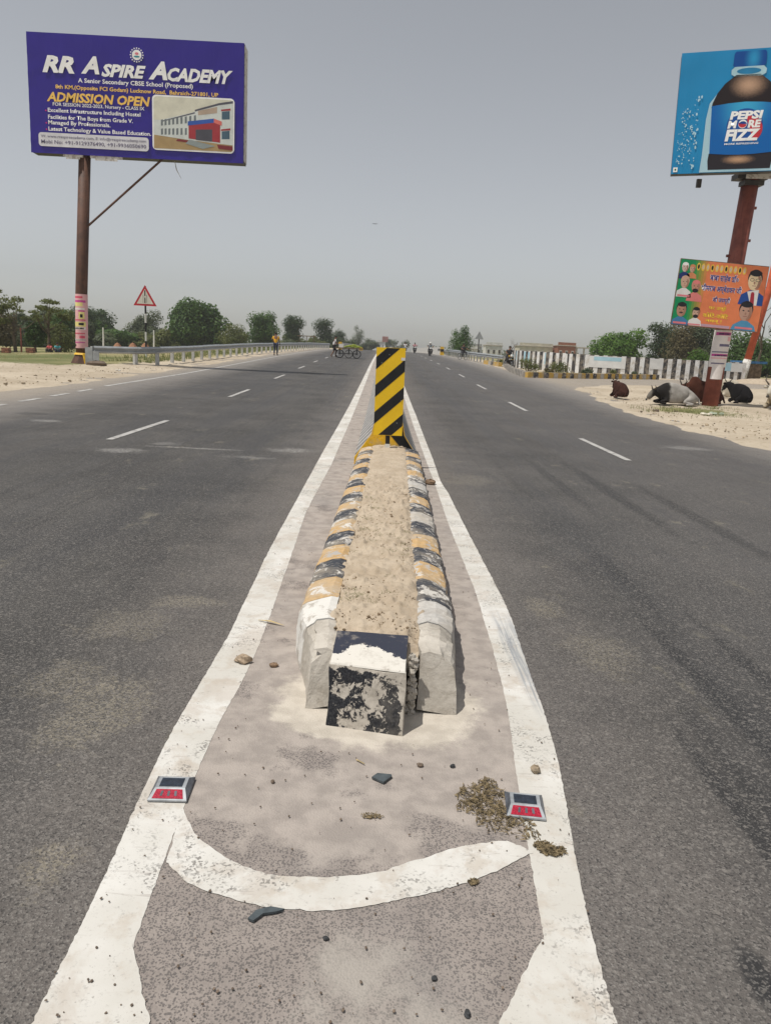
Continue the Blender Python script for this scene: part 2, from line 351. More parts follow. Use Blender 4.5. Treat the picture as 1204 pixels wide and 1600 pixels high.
M['asphalt'] = mat_asphalt(); M['apron'] = mat_apron(); M['paint'] = mat_paint(); M['dash'] = mat_dash()
M['ground'] = mat_ground(); M['soil'] = mat_soil(); M['crumb'] = plain('soil_crumb', (0.25, 0.185, 0.12), 0.95, 0.4, 30, coords='pos'); M['plaster'] = mat_plaster(); M['whitewash'] = mat_whiteish()
M['kerb_y'] = kerb_mat('kerb_paint_yellow', (0.53, 0.35, 0.165), wear=0.545); M['kerb_k'] = kerb_mat('kerb_paint_black', (0.045, 0.05, 0.062), wear=0.535)
M['block_k'] = kerb_mat('block_paint_black_chipped', (0.016, 0.017, 0.022), under=(0.46, 0.42, 0.36), wear=0.495, sc=26)
M['kerb_w'] = kerb_mat('kerb_paint_white_smeared', (0.50, 0.48, 0.45), wear=0.56)
M['barrier'] = mat_barrier(); M['barrier_y'] = kerb_mat('barrier_yellow', (0.75, 0.44, 0.02), wear=0.70)
M['marker_y'] = plain('marker_sheet_yellow', (0.95, 0.60, 0.010), 0.35, 0.06, 3, spec=0.5)
M['black'] = plain('black_paint', (0.018, 0.019, 0.021), 0.45, 0.2, 8)
M['white'] = plain('white_paint', (0.74, 0.73, 0.70), 0.55, 0.08, 5)
M['red'] = plain('red_paint', (0.52, 0.03, 0.045), 0.45, 0.12, 5)
M['yellow'] = plain('yellow_paint', (0.70, 0.42, 0.03), 0.5, 0.15, 5)
M['galv'] = plain('galvanised_steel', (0.36, 0.38, 0.39), 0.45, 0.12, 4, metal=0.35, spec=0.5)
M['post_pale'] = plain('pale_dusty_post', (0.50, 0.50, 0.48), 0.7, 0.12, 4)
M['steel_dark'] = plain('dark_steel', (0.05, 0.045, 0.04), 0.5, 0.3, 6)
M['rust_dark'] = mat_rust('rusty_brown_pipe', (0.072, 0.034, 0.022), (0.125, 0.055, 0.032))
M['rust_red'] = mat_rust('red_oxide_pipe', (0.17, 0.045, 0.032), (0.26, 0.075, 0.05))
M['rubber'] = plain('black_rubber', (0.022, 0.022, 0.022), 0.8, 0.3, 6)
M['skin'] = plain('brown_skin', (0.22, 0.115, 0.07), 0.6, 0.1, 4)
M['hair'] = plain('black_hair', (0.012, 0.010, 0.009), 0.6, 0.2, 20)
M['brick'] = plain('brick', (0.30, 0.13, 0.085), 0.9, 0.35, 12)
M['bark'] = plain('bark', (0.11, 0.085, 0.06), 0.9, 0.35, 5)
M['wood'] = plain('weathered_wood', (0.20, 0.14, 0.09), 0.85, 0.35, 5)
M['plastic_dk'] = plain('broken_dark_plastic', (0.075, 0.09, 0.098), 0.5, 0.15, 30)
M['dung'] = plain('dry_dung', (0.20, 0.155, 0.09), 0.95, 0.55, 60, coords='pos')
M['straw'] = plain('dry_straw', (0.50, 0.40, 0.22), 0.9, 0.25, 30)

# ---------------------------------------------------------------- ground, road, painted lines
def edge_d(x, y):
    """rough signed distance (m) to the paved area, positive outside"""
    left = interp(y, [(-5, -13), (8, -12), (15, -10), (19, -9.1), (23, -8.7), (110, -8.6), (130, -7.6), (700, -7.6)])
    dl = left - x
    isl = [(12, 3), (8.6, 9.5), (7.1, 13.9), (6.8, 15.5), (6.7, 17.8), (7.1, 23.2), (7.7, 29), (8.4, 35.0), (9.3, 36.2), (11.8, 39.6), (15.9, 41.8), (21.7, 43.6), (30, 46), (60, 50), (60, 3)]
    di = -poly_d(x, y, isl)
    far = [(7.8, 42.8), (9.5, 43.5), (12.9, 46.1), (17.5, 49.4), (20.5, 50.4), (24.5, 51.0), (30, 52.5), (60, 58), (60, 900), (8.3, 900), (8.3, 60), (8.2, 50)]
    dfr = -poly_d(x, y, far)
    return max(dl, di, dfr)
def poly_d(x, y, P):
    ins = False; best = 1e9; n = len(P)
    for i in range(n):
        (x1, y1), (x2, y2) = P[i], P[(i + 1) % n]
        if (y1 > y) != (y2 > y) and x < (x2 - x1) * (y - y1) / (y2 - y1) + x1: ins = not ins
        dx, dy = x2 - x1, y2 - y1; t = max(0, min(1, ((x - x1) * dx + (y - y1) * dy) / (dx * dx + dy * dy)))
        best = min(best, math.hypot(x - x1 - t * dx, y - y1 - t * dy))
    return -best if ins else best
def axis(segs):
    out = []
    for a, b, st in segs:
        k = max(1, round((b - a) / st)); out += [a + (b - a) * i / k for i in range(k)]
    return out + [segs[-1][1]]
xs = axis([(-690, -120, 60), (-120, -40, 8), (-40, -14, 1.0), (-14, -6, 0.16), (-6, 6, 2), (6, 12, 0.16), (12, 27, 0.3), (27, 60, 2), (60, 150, 15), (150, 690, 60)])
ys = axis([(-45, 0, 6), (0, 12, 1.5), (12, 52, 0.3), (52, 110, 1.5), (110, 300, 8), (300, 880, 40)])
V = []; A = []
for y in ys:
    for x in xs:
        d = edge_d(x, y); z = G(x, y)
        h = (-0.05 + 0.055 * sm(-0.5, 0.35, d + 0.45 * nz(x, y, 0.5) + 0.15 * nz(x, y, 2.1, 2))) + 0.05 * sm(0.3, 2.5, d)
        if d > 0: h += sm(0, 1.5, d) * (0.06 * nz(x, y, 0.7, 3) + 0.025 * nz(x, y, 2.3, 4) + (0.022 * nz(x, y, 5.1, 5) if abs(x) < 16 else 0))
        if d < -1.5: h = -0.15
        V.append((x, y, z + h))
        if x < 0: g = sm(28.5, 35, y + 0.28 * (x + 13)) * sm(9.6, 14, -x + 1.5 * nz(x, y, 0.4, 5)) + 0.5 * sm(36, 40, y) * sm(9.5, 11, -x)
        else:
            g = 0.85 * math.exp(-((x - 9.5) ** 2 / 1.9 + (y - 23.6) ** 2 / 2.2)) + 0.55 * sm(51, 54, y) * sm(8, 12, x) + 0.5 * sm(60, 120, y) + 0.25 * math.exp(-((x - 12) ** 2 / 3 + (y - 21) ** 2 / 2))
        A.append(min(1, g))
nx = len(xs); F = [(j * nx + i, j * nx + i + 1, (j + 1) * nx + i + 1, (j + 1) * nx + i) for j in range(len(ys) - 1) for i in range(nx - 1)]
me = bpy.data.meshes.new('ground'); me.from_pydata(V, [], F); me.materials.append(M['ground'])
at = me.attributes.new('grass', 'FLOAT', 'POINT'); at.data.foreach_set('value', A)
me.polygons.foreach_set('use_smooth', [True] * len(F)); tag(link('ground', me), kind='structure')

def sheet(name, mat, xs, ys, dz, keep=None):
    V = [(x, y, G(x, y) + dz) for y in ys for x in xs]; n = len(xs); F = []
    for j in range(len(ys) - 1):
        for i in range(n - 1):
            if keep is None or keep((xs[i] + xs[i + 1]) / 2, (ys[j] + ys[j + 1]) / 2): F.append((j * n + i, j * n + i + 1, (j + 1) * n + i + 1, (j + 1) * n + i))
    me = bpy.data.meshes.new(name); me.from_pydata(V, [], F); me.materials.append(mat); me.polygons.foreach_set('use_smooth', [True] * len(F))
    return tag(link(name, me), kind='structure')
def in_pave(x, y): return edge_d(x, y) < 1.2
sheet('road', M['asphalt'], axis([(-14, 62, 1.0)]), axis([(-5, 150, 1.0), (150, 300, 5)]), 0.0, in_pave)

def strip(name, mat, left, right, dz, y0, y1, jit=0.008, st=0.012):
    """paint strip between two edge polylines given as (y, x) tables"""
    b = MB(); y = y0; yy = []
    while y < y1: yy.append(y); y += max(st, (y - 0) * 0.008)
    yy.append(y1)
    for y in yy:
        e1 = lambda k: jit * (.35 * nz(k, y, 3) + .45 * nz(k + 3, y, 31) + .5 * nz(k + 5, y, 83)); a = interp(y, left) + e1(1); c = interp(y, right) + e1(2)
        q = (a + c) / 2
        for x in (a, q, c): b.v.append((x, y, G(x, y) + dz))
    for i in range(len(yy) - 1):
        for k in (0, 1): b.f.append((i * 3 + k, i * 3 + k + 1, i * 3 + k + 4, i * 3 + k + 3)); b.mi.append(0)
    return tag(b.build(name, mat), kind='structure')
LO = [(0.3, -.68), (1.2, -.70), (1.66, -.709), (2.34, -.735), (2.54, -.762), (3.74, -.735), (5.5, -.78), (11.5, -.816), (45, -.865), (160, -.9)]
LI = [(0.3, -.50), (1.2, -.535), (1.668, -.558), (1.99, -.572), (2.45, -.59), (2.745, -.598), (3.43, -.555), (4.4, -.575), (5.4, -.60), (6.9, -.645), (10, -.61), (12, -.62), (45, -.70), (160, -.75)]
RI = [(0.3, .43), (1.2, .46), (1.75, .486), (2.07, .522), (2.56, .55), (3.08, .613), (3.7, .634), (4.7, .66), (6.7, .644), (8.6, .658), (10.7, .657), (19.7, .675), (45, .70), (160, .74)]
RO = [(0.3, .58), (1.2, .60), (1.5, .604), (1.73, .617), (2.23, .675), (2.76, .752), (3.35, .770), (4.45, .822), (6.35, .790), (8.6, .765), (8.75, .735), (10.7, .765), (18, .818), (45, .86), (160, .9)]
def smooth(P, n=8):
    out = []
    for i in range(len(P) - 1):
        p0, p1, p2, p3 = P[max(0, i - 1)], P[i], P[i + 1], P[min(len(P) - 1, i + 2)]
        for k in range(n):
            t = k / n; out.append(tuple(.5 * (2 * p1[j] + (p2[j] - p0[j]) * t + (2 * p0[j] - 5 * p1[j] + 4 * p2[j] - p3[j]) * t * t + (3 * p1[j] - p0[j] - 3 * p2[j] + p3[j]) * t ** 3) for j in (0, 1)))
    return out + [P[-1]]
def ease(T):   # resample (y, x) table evenly and average, so that no kink shows
    ys_ = [0.3 + .15 * i for i in range(80)]; v_ = [interp(y, T) for y in ys_]
    v_ = [sum(v_[max(0, i - 2):i + 3]) / len(v_[max(0, i - 2):i + 3]) for i in range(len(v_))]
    return list(zip(ys_, v_)) + [p for p in T if p[0] > 12.5]
LO, LI, RI, RO = map(ease, (LO, LI, RI, RO))
strip('median_apron', M['apron'], [(a, b + .03) for a, b in LO], [(a, b - .03) for a, b in RO], 0.004, 0.2, 150, 0.0)
strip('median_line', M['paint'], LO, LI, 0.0055, 0.3, 150); strip('median_line', M['paint'], RI, RO, 0.0055, 0.3, 150)
# the relaid pieces of line at the bottom
def patch(pts, z, name='median_line'):
    b = MB(); out = []
    for i in range(len(pts)):
        a, c = Vector(pts[i]), Vector(pts[(i + 1) % len(pts)]); n = max(1, int((c - a).length / 0.012))
        for k in range(n):
            p = a.lerp(c, k / n); out.append((p.x + .005 * nz(p.x, p.y, 40) + .004 * nz(p.x, p.y, 110, 1), p.y + .005 * nz(p.x, p.y, 40, 2) + .004 * nz(p.x, p.y, 110, 3), z))
    b.face(out); return tag(b.build(name, M['paint']), kind='structure')
patch([(-.700, 1.672), (-.560, 1.668), (-.45, 1.448), (-.38, 1.2), (-.30, .6), (-.52, .6), (-.60, 1.2), (-.66, 1.5)], 0.0078)
patch([(.486, 1.747), (.604, 1.675), (.56, 1.5), (.50, 1.2), (.40, .6), (.12, .6), (.26, 1.2), (.338, 1.485)], 0.0078)
# the arc closing the nose
ao = [(-.563, 1.988), (-.467, 1.898), (-.331, 1.842), (-.187, 1.816), (-.049, 1.822), (.145, 1.883), (.334, 1.966), (.530, 2.103)]
ai = [(-.587, 2.259), (-.499, 2.113), (-.382, 2.014), (-.241, 1.952), (-.001, 1.967), (.15, 2.034), (.311, 2.12), (.457, 2.158)]
patch(smooth(ao) + [(.53, 2.115)] + smooth(ai)[::-1], 0.0066)
def dash(x0, y0, y1, w_=0.11):
    b = MB(); n = max(2, int((y1 - y0) / .3))
    for k in range(n + 1):
        y = y0 + (y1 - y0) * k / n
        for x in (x0 - w_ / 2, x0 + w_ / 2): b.v.append((x + random.uniform(-.004, .004), y, G(x, y) + 0.006))
    for k in range(n): b.f.append((2 * k, 2 * k + 1, 2 * k + 3, 2 * k + 2)); b.mi.append(0)
    tag(b.build('lane_dash', M['dash']), kind='structure')
for i in range(13):
    y0 = 11.3 + 9.6 * i; dash(-3.97 - min(.45, i * .12), y0, y0 + 3.1)
    y0 = 11.8 + 9.25 * i; dash(3.85 + min(.3, i * .09), y0, y0 + 3.0)
dash(-4.0, 2.0, 5.0); dash(3.85, 2.4, 5.4)
for i in range(22):   # short dashes of the merge line on the left, solid line beyond
    if i < 6: dash(-7.64 - i * 0.05, 11.5 + 1.75 * i, 12.5 + 1.75 * i, 0.14)
strip('edge_line', M['dash'], [(22.5, -8.05), (32, -7.85), (150, -8.0)], [(22.5, -7.9), (32, -7.7), (150, -7.85)], 0.006, 22.5, 150)
strip('edge_line', M['dash'], [(59, 7.9), (150, 7.7)], [(59, 8.02), (150, 7.82)], 0.006, 59, 150)

# ---------------------------------------------------------------- the median kerb
kc = lambda y: 0.02 + 0.0165 * (y - 3.4)          # its centre line drifts to the right
kerb = thing('median_kerb', 'long raised median kerb with worn yellow and black stripes and a sandy earth filling', 'kerb', (0, 0, 0))
def kerb_stone(side, y0, y1, mat, hs=1.0, name='kerb_stone', seed=0):
    prof = [(.400, 0), (.394, .10), (.386, .185), (.374, .216), (.345, .236), (.29, .256), (.235, .266), (.20, .256), (.195, 0.02)]
    n = max(2, round((y1 - y0) / .025)); ny = [y0 + .003 + (y1 - y0 - .006) * i / n for i in range(n + 1)]
    b = MB(); path_n = len(prof)
    for iy, y in enumerate(ny):
        for (o, h) in prof:
            tp = sm(3.0, 3.75, y)
            if side < 0: o = o - (.125 * (1 - tp) if o > .3 else .035 * (1 - tp))
            else: o = o - .035 * (1 - tp) * (o > .3)
            x = kc(y) + side * o; q = Vector((x * 7, y * 7, h * 9 + side))
            d = noise.noise(q) * .012 + noise.noise(q * 3.1) * .007 + noise.noise(q * 9) * .0025
            b.v.append((x + d * (1 if h > 0 else .3), y + (h * .35 * max(0, 1 - (y - 3.0) / .3) if y < 3.4 else 0), h * hs + (d if h > 0.05 else 0) - (.02 * max(0, 1 - (y - 3.0) / .12) if h > .2 and y < 3.4 else 0)))
    for i in range(n):
        for k in range(path_n - 1):
            a = i * path_n + k; fc = (a, a + 1, a + path_n + 1, a + path_n)
            b.f.append(fc if side < 0 else fc[::-1]); b.mi.append(0)
    b.f.append(tuple(range(path_n))[::side]); b.mi.append(0)
    e = n * path_n; b.f.append(tuple(range(e, e + path_n))[::-side]); b.mi.append(0)
    return b.build(name, mat, kerb, smooth=False)
for side in (-1, 1):
    y = 3.72; k = 0
    kerb_stone(side, 3.0, 3.40, M['plaster'], .98); kerb_stone(side, 3.40, 3.72, M['whitewash'] if side < 0 else M['kerb_w'])
    while y < 9.9:
        ln = 0.365 + 0.02 * math.sin(k * 2.1 + side)
        mt = (M['kerb_y'] if k % 2 == 0 else M['kerb_k']) if side < 0 else (M['kerb_k'] if k % 2 == 0 else M['kerb_y'])
        if side > 0 and k in (5, 9): mt = M['kerb_w']
        kerb_stone(side, y, min(y + ln, 10.1), mt); y += ln; k += 1
# nose block: battered front, chipped black paint
def hull_block(name, c8, mat, parent, sub=6, amp=0.004):
    """box from 8 corners (x0y0z0,x1y0z0,x1y1z0,x0y1z0, same for top), subdivided and roughened"""
    c = [Vector(p) for p in c8]; b = MB()
    def patchq(a, b_, c_, d_):
        base = len(b.v)
        for j in range(sub + 1):
            for i in range(sub + 1):
                u, v = i / sub, j / sub
                p = a.lerp(b_, u).lerp(d_.lerp(c_, u), v)
                q = p * 9; dd = Vector((noise.noise(q), noise.noise(q + Vector((5, 1, 2))), noise.noise(q + Vector((9, 4, 7))))) * amp
                p = p + dd if p.z > 0.01 else p
                b.v.append(tuple(p))
        for j in range(sub):
            for i in range(sub):
                k = base + j * (sub + 1) + i; b.f.append((k, k + 1, k + sub + 2, k + sub + 1)); b.mi.append(0)
    patchq(c[0], c[1], c[5], c[4]); patchq(c[1], c[2], c[6], c[5]); patchq(c[2], c[3], c[7], c[6]); patchq(c[3], c[0], c[4], c[7]); patchq(c[4], c[5], c[6], c[7])
    return b.build(name, mat, parent)
t_ = NT('flaking_black_paint', 0.75, 0.3); n1 = t_.noise(11, 5, 0.6, dist=0.4); n2 = t_.noise(34, 7, 0.75, dist=0.5); n3 = t_.noise(110, 4, 0.7); ox, oy, oz = t_.sep(t_.pos)
vv = t_.math('ADD', t_.math('MULTIPLY', n1, 0.9), t_.math('ADD', t_.math('MULTIPLY', n2, 0.8), t_.math('MULTIPLY', n3, 0.25)))
cem = t_.mix(t_.step(n2, 0.35, 0.65), (0.36, 0.325, 0.275), (0.52, 0.475, 0.41)); blk = t_.mix(t_.step(n3, 0.4, 0.65), (0.012, 0.013, 0.017), (0.040, 0.041, 0.046))
edge = t_.math('ADD', t_.step(oz, 0.225, 0.238, 0.0, 0.22), t_.step(ox, 0.11, 0.15, 0.0, 0.18)); mk = t_.step(t_.math('ADD', vv, edge), 1.005, 1.045)
t_.col(t_.mix(t_.step(t_.noise(5, 5, 0.7), 0.45, 0.7, 0.0, 0.28), t_.mix(mk, blk, cem), (0.33, 0.295, 0.25))); t_.bump(t_.math('ADD', t_.math('MULTIPLY', mk, -0.6), n2), 0.5, 0.006); M['block_k'] = t_.m
nb = hull_block('nose_block', [(-.163, 2.865, 0), (.148, 2.800, 0), (.168, 3.22, 0), (-.15, 3.24, 0), (-.158, 2.93, .236), (.146, 2.868, .236), (.168, 3.20, .268), (-.150, 3.22, .268)], M['block_k'], kerb, 16, 0.009)
nb['label'] = 'nose block with flaking black paint showing grey cement'
# a white paint splash left on its top, the rest of the top dark
t_ = NT('nose_top_paint', 0.7, 0.3); nn = t_.noise(7, 6, 0.7); ox, oy, oz = t_.sep(t_.pos)
mk = t_.step(t_.math('SUBTRACT', t_.math('ADD', t_.math('MULTIPLY', nn, 0.5), t_.math('MULTIPLY', t_.math('SUBTRACT', 3.06, oy), 1.5)), t_.math('MULTIPLY', t_.math('ABSOLUTE', t_.math('ADD', ox, 0.03)), 0.9)), 0.20, 0.215)
sp_ = t_.math('MULTIPLY', t_.step(t_.noise(60, 3, 0.6), 0.66, 0.70), 1.0); t_.col(t_.mix(t_.step(t_.noise(9, 6, 0.7), 0.52, 0.66, 0.0, 0.5), t_.mix(mk, (0.032, 0.036, 0.055), t_.mix(sp_, (0.66, 0.63, 0.57), (0.2, 0.17, 0.14))), (0.36, 0.32, 0.27))); t_.bump(t_.noise(20, 5, .7), .4, .006)
hull_block('nose_top', [(-.158, 2.932, .240), (.146, 2.870, .240), (.167, 3.195, .272), (-.148, 3.215, .272), (-.156, 2.936, .246), (.144, 2.875, .246), (.166, 3.193, .278), (-.147, 3.213, .278)], t_.m, kerb, 6, 0.002)
# earth filling
b = MB(); X = [(-.23 + .46 * i / 46) for i in range(47)]; Y = [3.05 + i * .018 for i in range(390)]
for y in Y:
    for x in X:
        e = 1 - abs(x / .23) ** 4; fl = .35 + .65 * sm(8.2, 6.5, y)
        lump = max(0, nz(x, y, 22, 6)) ** 1.6 * .060 + max(0, nz(x, y, 52, 7)) * .016
        z = .238 + .026 * e + .018 * e * nz(x, y, 4) + fl * (.010 * nz(x, y, 13, 1) + lump) + .003 * nz(x, y, 70, 2) + (0.006 if y > 7 else 0)
        if y < 3.35: z -= .02
        q_ = sm(3.05, 3.6, y); b.v.append((kc(y) + x * (1.02 if x > 0 else (.70 + .32 * q_)) * (.80 + .20 * q_ if x > 0 else 1) + .012 * (abs(x) > .2) * nz(x, y, 9, 5), y, z - .03 * (1 - sm(3.05, 3.2, y))))
n = len(X); b.f = [(j * n + i, j * n + i + 1, (j + 1) * n + i + 1, (j + 1) * n + i) for j in range(len(Y) - 1) for i in range(n - 1)]; b.mi = [0] * len(b.f)
b.build('soil_fill', M['soil'], kerb, smooth=True)
b = MB(); rr = random.Random(3)
for k in range(1500):
    y = 3.25 + 4.4 * rr.random() ** 1.3; x = rr.uniform(-.19, .19); s_ = rr.uniform(.0015, .005) * (2.2 if rr.random() < .05 else 1)
    if nz(x, y, 5, 9) + .6 * nz(x, y, 14, 8) < rr.uniform(-.1, .35): continue
    b.blob((kc(y) + x, y, .2665 + s_ * .5 + .018 * nz(x, y, 4) + .010 * nz(x, y, 13, 1)), (s_, s_ * rr.uniform(.6, 1.3), s_ * .7), 6, 3, .3, k)
tag(b.build('soil_crumbs', M['crumb'], kerb), kind='stuff')
b = MB()
for k in range(44):
    y = rr.choice([3.9, 4.4, 4.8, 5.1, 5.4, 6.2]) + rr.uniform(-.25, .25); x = rr.uniform(-.17, .19)
    for q in range(16):
        a = rr.uniform(0, 6.28); l = rr.uniform(.008, .025); cx, cy = kc(y) + x + rr.uniform(-.03, .03), y + rr.uniform(-.03, .03)
        b.face([(cx, cy, .268), (cx + .003, cy, .268), (cx + math.cos(a) * l, cy + math.sin(a) * l, .268 + l * .6)])
tag(b.build('weeds', mat_leaf('weed_green', (0.10, 0.12, 0.04), (0.22, 0.20, 0.10)), kerb), kind='stuff')
# rough mortar bead at the right of the nose
b = MB(); rr = random.Random(11)
for k in range(70):
    t = k / 69; b.blob((.182 + .02 * math.sin(k) * .4 + rr.uniform(-.008, .008), 3.02 - .02 * (1 - t) + rr.uniform(-.008, .01), .005 + .25 * t), rr.uniform(.008, .017), 6, 4, .35, k)
b.build('mortar_bead', M['plaster'], kerb)

# ---------------------------------------------------------------- concrete crash barrier
barrier = thing('crash_barrier', 'low concrete median barrier with diagonal stripes and a yellow front end, behind the striped marker', 'barrier')
bc = lambda y: interp(y, [(10, .105), (24, .10), (62, .02), (130, 0), (400, 0)])
prof = [(-.43, 0), (-.43, .09), (-.22, .40), (-.11, .92), (.11, .92), (.22, .40), (.43, .09), (.43, 0)]
y = 10.17; k = 0
while y < 145:
    y1 = y + 3.0; b = MB(); n = 2
    b.sweep(prof, [(bc(q), q, G(0, q), 1, 0) for q in (y + .008, (y + y1) / 2, y1 - .008)])
    b.build('barrier_segment', M['barrier'], barrier)
    b = MB(); b.box((bc(y) - .10, y + .12, G(0, y) + .95), (.05, .05, .07)); b.build('reflector', M['white'], barrier)
    y = y1; k += 1
# front: raked yellow cheek with a black corner
b = MB(); z0 = 0
fr = [(-.43, 0), (-.43, .09), (-.22, .40), (-.11, .92), (.11, .92), (.22, .40), (.43, .09), (.43, 0)]
b.face([(bc(10) + x, 10.15 - (.10 * (1 - z / .92)), z) for x, z in fr][::-1]); 
for i in range(len(fr) - 1):
    (x1, z1), (x2, z2) = fr[i], fr[i + 1]; c = bc(10)
    b.face([(c + x1, 10.15 - .10 * (1 - z1 / .92), z1), (c + x1, 10.172, z1), (c + x2, 10.172, z2), (c + x2, 10.15 - .10 * (1 - z2 / .92), z2)])
b.build('front_end', M['barrier_y'], barrier)
b = MB(); fy = lambda z: 10.146 - (.10 * (1 - z / .92))
b.face([(.10 + x, fy(z), z) for x, z in [(.04, .44), (.42, .11), (.21, .40), (.19, .52)]][::1]); b.face([(.10 + x, fy(z), z) for x, z in [(.02, .45), (.27, .20), (.41, .10), (.42, .12)]])
b.face([(.10 + x, fy(z), z) for x, z in [(-.02, .46), (.24, .18), (.42, .085), (.215, .40), (.19, .50)]])
b.build('black_stripe', M['black'], barrier)

# ---------------------------------------------------------------- striped object marker
mk_ = thing('hazard_marker', 'upright yellow plate with black diagonal stripes on a short post before the concrete barrier', 'hazard marker', (0.10, 9.80, 0.25))
W_, H_ = 0.362, 1.095
b = MB(); b.box((0, .012, .725), (W_, .006, H_)); b.build('plate', M['marker_y'], mk_)
def clip_band(u0, th, slope=0.30):
    # band polygon in plate fraction coordinates (u right, v down), clipped to the plate
    pts = [(0, u0), (1, u0 - slope), (1, u0 - slope + th), (0, u0 + th)]
    def clip(P, lim, hi):
        out = []
        for i in range(len(P)):
            a, c = P[i], P[(i + 1) % len(P)]; ia = (a[1] <= lim) if hi else (a[1] >= lim); ic = (c[1] <= lim) if hi else (c[1] >= lim)
            if ia: out.append(a)
            if ia != ic: t = (lim - a[1]) / (c[1] - a[1]); out.append((a[0] + t * (c[0] - a[0]), lim))
        return out
    return clip(clip(pts, 0.004, False), 0.996, True)
for u0 in (.11, .425, .735, 1.045):
    P = clip_band(u0, .138); b = MB()
    b.face([((u - .5) * W_, .0075, .725 + H_ / 2 - v * H_) for u, v in P][::-1]); b.build('stripe', M['black'], mk_)
b = MB(); b.box((W_ * .43, .006, .725 + H_ / 2 - .135), (.05, .002, .035)); b.build('torn_sticker', M['white'], mk_)
b = MB(); b.box((0, .035, .56), (.055, .035, 1.1)); b.build('post', M['black'], mk_)
b = MB(); b.box((0, .034, .035), (.062, .04, .065)); b.build('post_foot', M['white'], mk_)
for (u, v) in ((.15, .06), (.45, .075), (.2, .17), (.92, .59), (.8, .85)): b = MB(); b.tube([((u - .5) * W_, .0078, 1.27 - v * H_), ((u - .5) * W_, .002, 1.27 - v * H_)], .006, 8); b.build('rivet', M['galv'], mk_)
pass; mk_.rotation_euler.y = R(-0.6)

# ---------------------------------------------------------------- solar road studs
t_ = NT('stud_lens_red', 0.25, 0.5); t_.col(t_.mix(t_.step(t_.voro(240, t_.obj), .2, .6), (0.50, 0.03, 0.06), (0.30, 0.01, 0.03))); lens_m = t_.m
stud_body = plain('stud_cast_aluminium', (0.40, 0.42, 0.44), 0.4, 0.2, 20, metal=0.3); stud_dark = plain('stud_dark_side', (0.10, 0.11, 0.13), 0.4, 0.3, 20)
panel_m = plain('stud_solar_panel', (0.022, 0.030, 0.045), 0.15, 0.3, 40, spec=0.6)
def stud(label, x, y, rz):
    s_ = thing('road_stud', label, 'road stud', (x, y, .009), rz, 'red solar road studs on the white lines')
    w1, w2, d1, d2, h = .064, .050, .072, .026, .024
    b = MB(); B = [(-w1, -d1, 0), (w1, -d1, 0), (w1, d1, 0), (-w1, d1, 0)]; Tt = [(-w2, -d2, h), (w2, -d2, h), (w2, d2 + .012, h), (-w2, d2 + .012, h)]
    Bm = [(a, c, .006) for a, c, _ in B]
    for lo, hi in ((B, Bm), (Bm, Tt)):
        for i in range(4):
            b.k = 0 if (i % 2 == 0) else 1; j = (i + 1) % 4; b.face([lo[i], lo[j], hi[j], hi[i]])
    b.k = 0; b.face(Tt); b.build('housing', [stud_body, stud_dark], s_)
    def on(u0, u1, v0, v1, A, B_, C_, D_, off):
        L = lambda p, q, t: Vector(p).lerp(Vector(q), t); out = []
        nrm = (Vector(B_) - Vector(A)).cross(Vector(D_) - Vector(A)).normalized() * off
        for (u, v) in ((u0, v0), (u1, v0), (u1, v1), (u0, v1)): out.append(L(L(A, B_, u), L(D_, C_, u), v) + nrm)
        return out
    b = MB(); q = on(.09, .91, .12, .86, Bm[0], Bm[1], Tt[1], Tt[0], .0012); b.face(q); rim = b.build('red_lens', lens_m, s_)
    b = MB()
    for u in (.27, .47, .67): b.face(on(u, u + .07, .32, .72, Bm[0], Bm[1], Tt[1], Tt[0], .002))
    b.build('led', stud_dark, rim)
    b = MB(); b.face(on(.12, .88, .10, .90, *Tt, .0012)); b.build('solar_panel', panel_m, s_)
stud('red solar road stud sunk in the left white line', -.645, 2.355, 0.03); stud('red solar road stud beside dry dung on the right white line', .548, 2.345, -0.10)

# ---------------------------------------------------------------- bits lying on the road
def shard(label, pts, th=.006, z=.010, mat=None, name='plastic_shard', cat='plastic shard', arch=.0):
    b = MB(); n = len(pts); cx = sum(p[0] for p in pts) / n; cy = sum(p[1] for p in pts) / n
    for h in (0, th): b.v += [(x, y, z + h + (arch if i % 2 else 0)) for i, (x, y) in enumerate(pts)]
    b.f = [tuple(range(n))[::-1], tuple(range(n, 2 * n))] + [(i, (i + 1) % n, n + (i + 1) % n, n + i) for i in range(n)]; b.mi = [0] * len(b.f)
    return tag(b.build(name, mat or M['plastic_dk']), label, cat)
shard('dark grey pointed plastic shard in front of the kerb nose', [(.028, 2.478), (.048, 2.505), (.098, 2.500), (.100, 2.490), (.070, 2.448)], .008, .008)
shard('dark grey curved plastic shard below the painted arc', [(-.288, 1.768), (-.270, 1.800), (-.235, 1.815), (-.196, 1.808), (-.215, 1.797), (-.25, 1.788), (-.272, 1.760)], .007, .008)
def pebble(label, x, y, r, mat, name='stone', cat='stone', seed=1, z=.006):
    b = MB(); b.blob((0, 0, r * .35), (r, r * .75, r * .5), 8, 5, .22, seed); return tag(b.build(name, mat, loc=(x, y, z), rz=seed), label, cat)
peb = plain('pebble_brown', (0.17, 0.13, 0.10), 0.9, .3, 60); pebd = plain('pebble_dark', (0.05, 0.052, 0.055), 0.8, .3, 60)
pebble('small brown stone left of the centre between the studs', -.315, 2.43, .010, peb, seed=2)
pebble('small dark clod near the bottom of the photo below the curved shard', -.078, 1.715, .009, pebd, seed=3)
pebble('dark chip of stone right of the bottom centre', .195, 1.600, .009, pebd, seed=4); pebble('larger dark chip of stone at the bottom edge right of centre', .265, 1.50, .011, pebd, seed=5)
